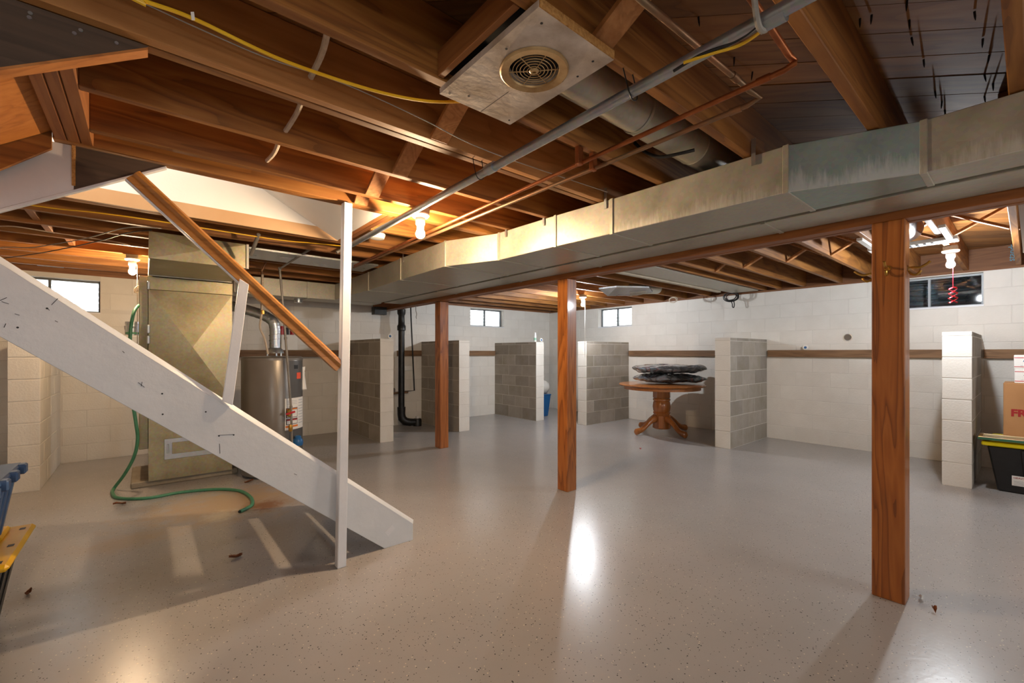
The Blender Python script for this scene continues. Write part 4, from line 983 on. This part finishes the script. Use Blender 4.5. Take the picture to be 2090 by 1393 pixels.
MB().box(3.47, 3.63, 7.05, YB - .005, .95, 1.04).build('box_body', M_whiteplastic, jb, bevel=.006); MB().box(3.475, 3.625, 7.045, 7.05, .955, 1.035).build('box_cover', M_whiteplastic, jb, bevel=.003)
cable('hanging_strap', 'dangling bit of metal strap under the girder near the farthest post', [(3.01, 5.75, 1.944), (3.012, 5.752, 1.88), (3.02, 5.745, 1.83), (3.014, 5.75, 1.79), (3.022, 5.756, 1.765)], .006, M_greycable, cat='strap')
# bracket plate at the girder end
MB_ = MB().box(2.70, 2.90, 6.5, 6.62, 1.86, 1.98).build('steel_bracket', M_iron, bevel=.004); tag(MB_, 'dark steel bracket beside the far end of the girder', 'bracket')

# ------------------------------------------------------------------ small things on the piers
def disc(label, c, axis):
    x, y, z = c; t = thing('round_tag', label, 'tag', (x, y, z - .033), 'round white tags with blue centres'); r = .035
    MB().lathe([(r - .004, 0), (r, .004), (r, .012), (r - .004, .015)], c, 22, axis).build('tag_body', M_whiteplastic, t, smooth=True)
    off = Vector({'X': (-.001, 0, 0), 'Y': (0, -.001, 0)}[axis]); MB().lathe([(r * .5, -.0006), (r * .5, .001)], Vector(c) + off, 16, axis).build('blue_centre', M_blueprint, t)
    return t
disc('round white tag standing on the pier beside the soil pipe', (2.695, 5.93, 1.5055), 'Y')
disc('round white tag leaning beside the white spray can', (5.69, 5.90, 1.5055), 'Y')
disc('round white tag standing on the long ledger of the right wall', (XR - .04, 2.02, 1.3405), 'X')
sp = thing('spray_can', 'white and green spray can on the far corner pier', 'can', (5.64, 6.02, 1.47))
MB().lathe([(.024, 0), (.0255, .003), (.0255, .13), (.018, .14)], (5.64, 6.02, 1.4705), 22).build('can_body', M_whiteplastic, sp, smooth=True)
MB().lathe([(.0262, .03), (.0262, .08)], (5.64, 6.02, 1.4705), 22, cap=False).build('can_band', plain('mint_print', '8fc0a8', '9ccbb4', .5), sp, smooth=True)
MB().lathe([(.02, .14), (.02, .172), (.016, .178)], (5.64, 6.02, 1.4705), 18).build('can_cap', M_whiteplastic, sp, smooth=True)
# blue bin and sack
bn = thing('blue_bin', 'blue plastic waste bin behind the far corner pier', 'bin', (6.08, 6.35, 0))
def frustum(x, y, w0, d0, w1, d1, z0, z1): 
    return MB().add([(x - w0, y - d0, z0), (x + w0, y - d0, z0), (x + w0, y + d0, z0), (x - w0, y + d0, z0), (x - w1, y - d1, z1), (x + w1, y - d1, z1), (x + w1, y + d1, z1), (x - w1, y + d1, z1)], [(0, 3, 2, 1), (4, 5, 6, 7), (0, 1, 5, 4), (1, 2, 6, 5), (2, 3, 7, 6), (3, 0, 4, 7)])
frustum(6.05, 6.35, .12, .15, .16, .19, 0, .42).build('bin_body', M_bluebin, bn, bevel=.012); MB().box(5.885, 6.215, 6.155, 6.545, .42, .44).build('bin_rim', M_bluebin, bn, bevel=.006)
def pillow(c, sx, sy, sz, nu=26, nv=14, seed=0, pw=.55, wob=.06):
    rnd = random.Random(seed); ph = [rnd.uniform(0, 6.28) for _ in range(12)]
    vs = []; fs = []
    for i in range(nv + 1):
        b = -math.pi / 2 + math.pi * i / nv
        for j in range(nu):
            a = 2 * math.pi * j / nu; sg = lambda t: math.copysign(abs(t) ** pw, t)
            x, y, z = sg(math.cos(a)) * math.cos(b) ** .55 if abs(math.cos(b)) > 1e-6 else 0, sg(math.sin(a)) * math.cos(b) ** .55 if abs(math.cos(b)) > 1e-6 else 0, math.sin(b)
            k = 1 + wob * (math.sin(3 * a + ph[0] + 2 * b) + .6 * math.sin(7 * a + ph[1] - 3 * b) + .5 * math.sin(5 * b + ph[2] + 2 * a))
            vs.append((c[0] + sx * x * (1 + wob * .3 * math.sin(4 * a + ph[3])), c[1] + sy * y * (1 + wob * .3 * math.sin(3 * a + ph[4])), c[2] + sz * (z * k)))
    for i in range(nv):
        for j in range(nu): fs.append((i * nu + j, i * nu + (j + 1) % nu, (i + 1) * nu + (j + 1) % nu, (i + 1) * nu + j))
    return MB().add(vs, fs)
tag(pillow((6.06, 6.35, .575), .19, .21, .13, seed=4, pw=.8).build('white_sack', M_bag, smooth=True), 'stuffed white sack lying on the blue bin', 'sack')

# ------------------------------------------------------------------ round pedestal table with two bags
tx, ty = 6.24, 3.74
tb = thing('pedestal_table', 'round oak pedestal table with four curved feet against the right wall', 'table', (tx, ty, 0))
MB().lathe([(.52, .735), (.62, .742), (.645, .752), (.655, .765), (.648, .778), (.60, .782)], (tx, ty, 0), 72).build('tabletop', M_oak, tb, smooth=True)
MB().lathe([(.555, .695), (.575, .695), (.575, .735), (.555, .735)], (tx, ty, 0), 64).build('apron', M_oak, tb, smooth=True)
MB().lathe([(.135, .56), (.135, .695), (.2, .70)], (tx, ty, 0), 8).build('column_head', M_oakz, tb)
MB().lathe([(.10, .07), (.118, .075), (.118, .30), (.125, .31), (.132, .325), (.118, .34), (.127, .36), (.136, .42), (.127, .49), (.118, .505), (.132, .52), (.132, .535), (.118, .555)], (tx, ty, 0), 28).build('column', M_oakz, tb, smooth=True)
camdir = math.atan2(-ty, -tx)
for k in range(4):
    a = camdir + R(42) + k * math.pi / 2; dv = Vector((math.cos(a), math.sin(a), 0))
    pp = [(.10, .23, .055), (.19, .215, .052), (.27, .165, .046), (.34, .105, .042), (.41, .068, .042), (.465, .058, .05), (.50, .052, .048), (.515, .05, .02)]
    rings = []
    sdv_ = Vector((-dv.y, dv.x, 0))
    for i, (r, z, th) in enumerate(pp):
        w_ = .042 if i < 6 else (.044 if i == 6 else .03)
        c0 = Vector((tx, ty, z)) + dv * r
        rings.append([c0 + sdv_ * (w_ * math.cos(t * math.pi / 6)) + Vector((0, 0, 1)) * (th * math.sin(t * math.pi / 6)) for t in range(12)])
    MB().rings(rings).build('foot', M_oakz, tb, smooth=True)
    q = Vector((tx, ty, 0)) + sdv_ * 0 + Vector((math.cos(a + math.pi / 4), math.sin(a + math.pi / 4), 0)) * .118
    MB().bar(q + Vector((0, 0, .08)), q + Vector((0, 0, .29)), .085, .03, up=(math.cos(a + math.pi / 4), math.sin(a + math.pi / 4), 0)).build('column_panel', M_oakz, tb, bevel=.008)
def bag(label, dx, dy, z, sx, sy, sz, seed, rz):
    pb_ = pillow((0, 0, 0), sx, sy, sz, 120, 44, seed, .42, .10)
    for v_ in pb_.v:                                   # crumpled film
        q_ = Vector((v_.x * 5, v_.y * 5, v_.z * 9 + seed)); v_ += mnoise.noise_vector(q_) * .022 + mnoise.noise_vector(q_ * 3.1) * .011
    o = pb_.build('clear_bag', M_film, smooth=True, origin=(0, 0, 0)); o.rotation_euler = (0, 0, rz); o.location = (tx + dx, ty + dy, z); return tag(o, label, 'bag', 'plastic bags of bedding on the table')
br_ = math.atan2(-_s, _c)                                   # across the view
bag('lower clear plastic bag of dark bedding lying on the round table', .09, -.075, 0.866, .52, .30, .062, 3, br_)
bag('upper clear plastic bag of dark bedding resting on the other bag', .085, -.07, 1.016, .55, .31, .062, 9, br_ + .05)

# ------------------------------------------------------------------ stack at right: tote, framed glass, boxes
t0 = PZ(2032, 1003)
tt = thing('storage_tote', 'black storage tote with bright yellow lid beside the right pier', 'tote', (6.18, -.14, 0))
TX, TY = 6.20, -.135                                        # centre
body = frustum(TX, TY, .20, .32, .245, .385, 0, .415).build('tote_body', M_blackplastic, tt, bevel=.012)
for yy in (-.33, -.16, .0, .16):
    b0_, b1_ = Vector((TX - .202, TY + yy * .85, .05)), Vector((TX - .246, TY + yy, .40)); MB().bar(b0_, b1_, .045, .014, up=(-1, 0, 0)).build('rib', M_blackplastic, body, bevel=.005)
MB().box(TX - .275, TX + .275, TY - .42, TY + .42, .415, .45).build('tote_lid', M_yellow2, tt, bevel=.008)
MB().box(TX - .235, TX + .235, TY - .37, TY + .37, .451, .47).build('lid_panel', M_yellow2, tt, bevel=.006)
lbq = PX(2079, 982, TX - .23); lt_ = MB().bar(Vector((TX - .222, lbq.y - .10, lbq.z)), Vector((TX - .222, lbq.y + .04, lbq.z)), .004, .09, up=(-.12, 0, 1)).build('warning_label', M_label, tt)
text_mesh('lettering', 'HEAVY', .022, M_redprint, lt_, frame_M((TX - .2285, lbq.y + .03, lbq.z + .02), (0, -1, 0), (-.12, 0, 1)))
for k in range(4): MB().bar(Vector((TX - .2255, lbq.y - .08, lbq.z - .035 + k * .011)), Vector((TX - .2255, lbq.y + .03, lbq.z - .035 + k * .011)), .001, .003, up=(-.12, 0, 1)).build('fine_print', M_greyprint, lt_)
gf = thing('framed_glass', 'flat gilt framed glass panel resting on the yellow tote lid', 'picture frame', (5.98, -.12, .472))
gx0, gx1, gy0, gy1, gz = 5.885, 6.16, -.75, .305, .472
for bxs in ((gx0, gx0 + .03, gy0, gy1), (gx1 - .03, gx1, gy0, gy1), (gx0 + .03, gx1 - .03, gy1 - .03, gy1), (gx0 + .03, gx1 - .03, gy0, gy0 + .03)): MB().box(*bxs, gz, gz + .024).build('frame_side', M_brass if bxs[1] - bxs[0] > .05 else plain('gilt_frame', 'c9b183', 'd8c39a', .4, .3), gf, bevel=.004)
MB().box(gx0 - .004, gx0 - .0005, gy0, gy1, gz, gz + .022).build('glass_edge', plain('green_glass_edge', '2f5a45', '3c6a52', .15), gf)
MB().box(gx0 + .03, gx1 - .03, gy0 + .03, gy1 - .03, gz + .006, gz + .012).build('glass', plain('dark_glass', '4c4a44', '56544d', .06, coat=1), gf)
cb = thing('cardboard_box', 'brown cardboard carton printed in red standing behind the framed glass', 'box', (6.38, -.20, .472))
KX0, KX1, KY0, KY1, KZ0, KZ1 = 6.17, 6.56, -.62, .155, .472, .985
kb = MB().box(KX0, KX1, KY0, KY1, KZ0, KZ1).build('carton_body', M_cardboard, cb, bevel=.004)
MB().box(KX0 - .0008, KX1, .5 * (KY0 + KY1) - .03, .5 * (KY0 + KY1) + .03, KZ1 - .07, KZ1 + .0008).build('packing_tape', plain('packing_tape', 'b08a5c', 'b9946a', .25), cb)
fq = PX(2063, 848, KX0); text_mesh('lettering', 'FRAGILE', .088, M_redprint, cb, frame_M((KX0 - .001, fq.y, fq.z), (0, -1, 0), (0, 0, 1)), .004)
def postal(label, z0, h, yl, word, wq):
    t = thing('postal_box', label, 'box', (6.36, -.1, z0), 'white postal boxes on the carton')
    x0, y1, y0, x1 = 6.20, yl, yl - .40, 6.52
    MB().box(x0, x1, y0, y1, z0, z0 + h).build('box_body', M_label, t, bevel=.003)
    for zz in (z0 + .016, z0 + h - .028): MB().box(x0 - .0012, x0 - .0002, y0, y1 - .002, zz, zz + .006).build('red_stripe', plain('postal_red', 'c0353f', 'c8424a', .5), t)
    lg = MB().prism([(x0 - .0012, y1 - .055, z0 + h - .062), (x0 - .0012, y1 - .105, z0 + h - .062), (x0 - .0012, y1 - .113, z0 + h - .038), (x0 - .0012, y1 - .063, z0 + h - .038)], (.001, 0, 0)).build('eagle_logo', M_blueprint, t)
    MB().prism([(x0 - .002, y1 - .057, z0 + h - .050), (x0 - .002, y1 - .095, z0 + h - .047), (x0 - .002, y1 - .107, z0 + h - .053), (x0 - .002, y1 - .09, z0 + h - .041)], (.0007, 0, 0)).build('eagle_head', M_label, lg)
    text_mesh('lettering', 'UNITED STATES', .0135, M_greyprint, t, frame_M((x0 - .001, y1 - .125, z0 + h - .049), (0, -1, 0), (0, 0, 1)))
    text_mesh('lettering', 'POSTAL SERVICE', .0135, M_greyprint, t, frame_M((x0 - .001, y1 - .125, z0 + h - .062), (0, -1, 0), (0, 0, 1)))
    MB().box(x0 - .0009, x0 - .0001, y1 - .20, y1 - .04, z0 + .028, z0 + .031).build('fine_print', M_greyprint, t)
    wr_ = MB()
    for st_ in wq: wr_.tube([(x0 - .0015, y1 - .02 - a_, z0 + b_) for a_, b_ in st_], .0018, 5, 3)
    wr_.build('handwriting', M_darkprint, t)
    return t
FLO = [[(.155, .045), (.165, .085), (.20, .092)], [(.155, .068), (.19, .072)], [(.205, .09), (.205, .052), (.225, .05), (.232, .052)], [(.25, .085), (.238, .068), (.246, .052), (.262, .055), (.268, .072), (.258, .085), (.25, .085)]]
HW = [[(.225, .085), (.225, .04)], [(.228, .062), (.255, .064)], [(.257, .09), (.256, .045)]]
postal('lower white postal box with red stripes on the cardboard carton', .986, .132, .087, 'H', HW)
postal('upper white postal box with handwriting, topmost of the right stack', 1.119, .128, .09, 'FLO', FLO)

# ------------------------------------------------------------------ totes at the left edge
lt = thing('storage_tote', 'black storage tote with yellow lid at the left edge under the stair', 'tote', (-.83, 2.92, 0))
LX, LY = -.83, 2.92
body = frustum(LX, LY, .30, .215, .365, .245, 0, .39).build('tote_body', M_blackplastic, lt, bevel=.015)
for yy in (-.15, 0, .15): MB().bar((LX + .302, LY + yy * .85, .03), (LX + .366, LY + yy, .37), .06, .008, up=(1, 0, 0)).build('rib', M_blackplastic, body, bevel=.003)
for xx in (-.2, 0, .2): MB().bar((LX + xx * .85, LY - .217, .03), (LX + xx, LY - .246, .37), .05, .016, up=(0, -1, 0)).build('rib', M_blackplastic, body, bevel=.006)
lid = MB().box(LX - .41, LX + .41, LY - .285, LY + .285, .39, .42).build('tote_lid', M_yellow, lt, bevel=.012)
for yy in (-.13, .13): MB().box(LX + .29, LX + .335, LY + yy - .09, LY + yy + .09, .4205, .445).build('lid_ridge', M_yellow, lid, bevel=.008)
for yy in (-.24, -.03, .21): MB().box(LX + .365, LX + .385, LY + yy - .015, LY + yy + .015, .4202, .4212).build('lid_slot', M_darkprint, lid)
bt = thing('storage_tote', 'blue storage tote stacked on the yellow lid at the left edge', 'tote', (LX - .06, LY - .04, .4205))
BX_, BY_ = LX + .01, LY - .09
body = frustum(BX_, BY_ + .01, .31, .22, .352, .285, .4205, .715).build('tote_body', M_blue, bt, bevel=.012)
for yy in (-.2, -.1, 0, .1, .2): MB().bar((BX_ + .312, BY_ + yy * .85, .44), (BX_ + .35, BY_ + yy, .69), .03, .010, up=(1, 0, 0)).build('rib', M_blue, body, bevel=.005)
lid = MB().box(BX_ - .38, BX_ + .365, BY_ - .31, BY_ + .31, .715, .74).build('tote_lid', M_blue, bt, bevel=.008)
for yy in (-.25, -.08, .09, .26): MB().box(BX_ + .355, BX_ + .385, BY_ + yy - .028, BY_ + yy + .028, .695, .741).build('latch', M_blue, lid, bevel=.006)

# ------------------------------------------------------------------ coat hooks on the nearest post
def hook(label, base, dirv):
    b = Vector(base); d = Vector(dirv).normalized(); t = thing('coat_hook', label, 'hook', b, 'brass coat hooks on the post')
    up = Vector((0, 0, 1))
    MB().tube([b + d * .001, b + d * .004], .014, 14).build('hook_plate', M_brass, t, smooth=True)
    MB().tube([b + d * .004, b + d * .02 + up * .0, b + d * .045 - up * .004, b + d * .07 + up * .008, b + d * .085 + up * .022], [.006, .005, .0045, .0045, .006], 8, 4).build('upper_prong', M_brass, t, smooth=True)
    MB().tube([b + d * .004 - up * .012, b + d * .012 - up * .03, b + d * .03 - up * .04, b + d * .045 - up * .03, b + d * .05 - up * .02], [.005, .0045, .0045, .0045, .006], 8, 4).build('lower_prong', M_brass, t, smooth=True)
hz = PX(1803, 548, 2.915)
hook('brass coat hook on the near face of the nearest post', (2.915, .467, hz.z), (-1, 0, 0))
hook('brass coat hook on the right side of the nearest post', (2.98, .400, hz.z + .0), (0, -1, 0))
hook('brass coat hook on the left side of the nearest post', (2.98, .532, hz.z - .01), (0, 1, 0))

# ------------------------------------------------------------------ right bay: register, metal parts, cable coils
rg = thing('ceiling_register', 'white metal ceiling register frame with round duct behind the nearest post', 'register', (4.85, .62, JZ))
MB().box(4.88, 5.02, .36, .92, 2.165, 2.195).build('register_face', M_whiteplastic, rg, bevel=.004)
for k in range(6): MB().box(4.905, 4.995, .50 + k * .045, .515 + k * .045, 2.160, 2.1649).build('louver', M_darkprint, rg)
for y in (.385, .86): MB().box(4.40, 4.87, y, y + .04, 2.17, 2.195).build('register_rail', M_whiteplastic, rg, bevel=.003)
MB().lathe([(.11, 4.35), (.11, 4.86)], (0, .66, 2.30), 28, 'X', cap=False).build('round_duct', M_steel, rg, smooth=True)
pr = MB().box(3.25, 6.95, 2.585, 2.955, JZ - .012, JZ - .002).build('panned_bay', M_galv, bevel=.002); tag(pr, 'long flat grey metal panel under the joists over the table', 'sheet metal')
pr2 = MB().box(3.6, 6.6, 2.975, 3.03, JZ - .03, JZ - .003).build('furring_strip', plain('pale_strip', 'b7aa94', 'c4b8a2', .7), bevel=.003); tag(pr2, 'pale furring strip beside the flat metal panel', 'strip')
me_ = thing('duct_boot', 'crumpled sheet metal duct boot hanging near the white bulb', 'duct', (5.1, 3.6, 2.1))
pa = [PZ(1222, 590, 2.13), PZ(1240, 604, 2.09), PZ(1300, 603, 2.09), PZ(1332, 596, 2.13), PZ(1325, 587, 2.17), PZ(1258, 586, 2.17)]
MB().prism(pa, (0, 0, .022)).build('boot_plate', M_steel, me_, bevel=.002)
MB().tube([PZ(1285, 592, 2.165), PZ(1310, 588, 2.185), PZ(1340, 588, 2.25)], .085, 18).build('boot_collar', M_galv, me_, smooth=True)
def coil(label, c, r, m, n=4, seed=1, tail=None):
    rn = random.Random(seed); pts = []
    for k in range(n * 14):
        a = 2 * math.pi * k / 14; q = r * (1 + .18 * math.sin(a * .37 + seed) + rn.uniform(-.04, .04))
        pts.append(Vector(c) + Vector((.03 * math.sin(a * .21) - .02, q * math.cos(a) * 1.25, q * math.sin(a) * .8)))
    if tail: pts += [Vector(c) + Vector(q) for q in tail]
    o = MB().tube(pts, .0075, 6, 2).build('cable_coil', m, smooth=True); tag(o, label, 'cable')
coil('black cable coil hanging at the top of the right wall', (6.98, 2.98, 2.135), .08, M_blackcable, 4, 2, [(0, .0, -.08), (0, -.01, -.15), (0, -.03, -.17), (0, -.04, -.12), (0, -.03, -.06)])
coil('pale grey wire loop hanging under the right bay joists', (6.6, 3.75, 2.13), .05, M_cloth, 2, 5)
# dryer / radon cap on the wall
cp = thing('vent_cap', 'small dark round vent cap on the right wall above the ledger', 'vent cap', (XR - .02, 1.54, 1.45))
q = PX(1731, 688, XR); MB().lathe([(.048, -.012), (.050, -.006), (.050, .004)], (XR - .006, q.y, q.z), 24, 'X').build('cap_ring', M_steel, cp, smooth=True); MB().lathe([(.038, -.02), (.042, -.0125)], (XR - .006, q.y, q.z), 24, 'X').build('cap_core', M_tankdark, cp, smooth=True)
# white board leaning down at the right edge
q0 = [PX(*p_, 3.6) for p_ in ((2078, 415), (2110, 410), (2110, 520), (2088, 515))]
hb_ = MB().prism(q0, (.012, 0, 0)).build('hanging_board', M_white); tag(hb_, 'edge of a white board hanging at the right edge under the girder', 'board')
# blue print on the rim board of the right wall
text_mesh('lettering', 'standard', .075, plain('faded_blue_print', '4f8fa6', '5d9cb2', .6), bpy.data.objects['trim_2'], frame_M((XR + .038, .10, JZ + .055), (0, -.05, 1), (0, 1, .05)))

# ------------------------------------------------------------------ litter on the floor
def leaf(label, px, py, ln, rz, seed, m=None, cat='leaf', name='dry_leaf'):
    c = PZ(px, py); rn = random.Random(seed); vs = []; fs = []; n = 9
    for i in range(n):
        t = i / (n - 1); wv = ln * .28 * math.sin(math.pi * t) ** .7 + .001; z = .006 + .008 * math.sin(t * 4 + seed)
        for sgn, dz in ((-1, .010 + rn.uniform(0, .006)), (0, 0), (1, .008 + rn.uniform(0, .006))): vs.append(((t - .5) * ln, sgn * wv, z + dz - .004))
    for i in range(n - 1):
        for k_ in range(2): fs.append((i * 3 + k_, i * 3 + k_ + 1, i * 3 + 4 + k_, i * 3 + 3 + k_))
    zb = min(v[2] for v in vs); vs = [(a_, b_, c_ - zb + .0005) for a_, b_, c_ in vs]
    top = len(vs); vs += [(a_, b_, c_ + .0012) for a_, b_, c_ in vs]; fs += [tuple(i + top for i in f[::-1]) for f in list(fs)]
    o = MB().add(vs, fs).build(name, m or M_leaf, origin=(0, 0, 0)); o.location = c; o.rotation_euler = (0, 0, rz); tag(o, label, cat, 'dry leaves on the floor' if cat == 'leaf' else None)
leaf('dry brown leaf on the floor beside the green hose', 244, 1030, .085, .3, 1)
leaf('dry brown leaf on the floor in the stair shadow', 481, 1138, .075, .2, 2)
leaf('dry brown leaf scrap on the floor at the left near the totes', 58, 1212, .04, 1.2, 3)
leaf('dry brown leaf at the foot of the water heater', 508, 984, .075, -.2, 4)
leaf('small brown leaf scrap right of the nearest post foot', 1907, 1248, .03, .4, 5)
leaf('tiny red scrap on the floor in front of the round table', 1307, 917, .04, .9, 6, M_red, 'scrap', 'red_scrap')
leaf('pale paper scrap on the floor right of the nearest post', 1880, 1222, .035, .2, 8, M_label, 'scrap', 'paper_scrap')
bpy.context.view_layer.update()
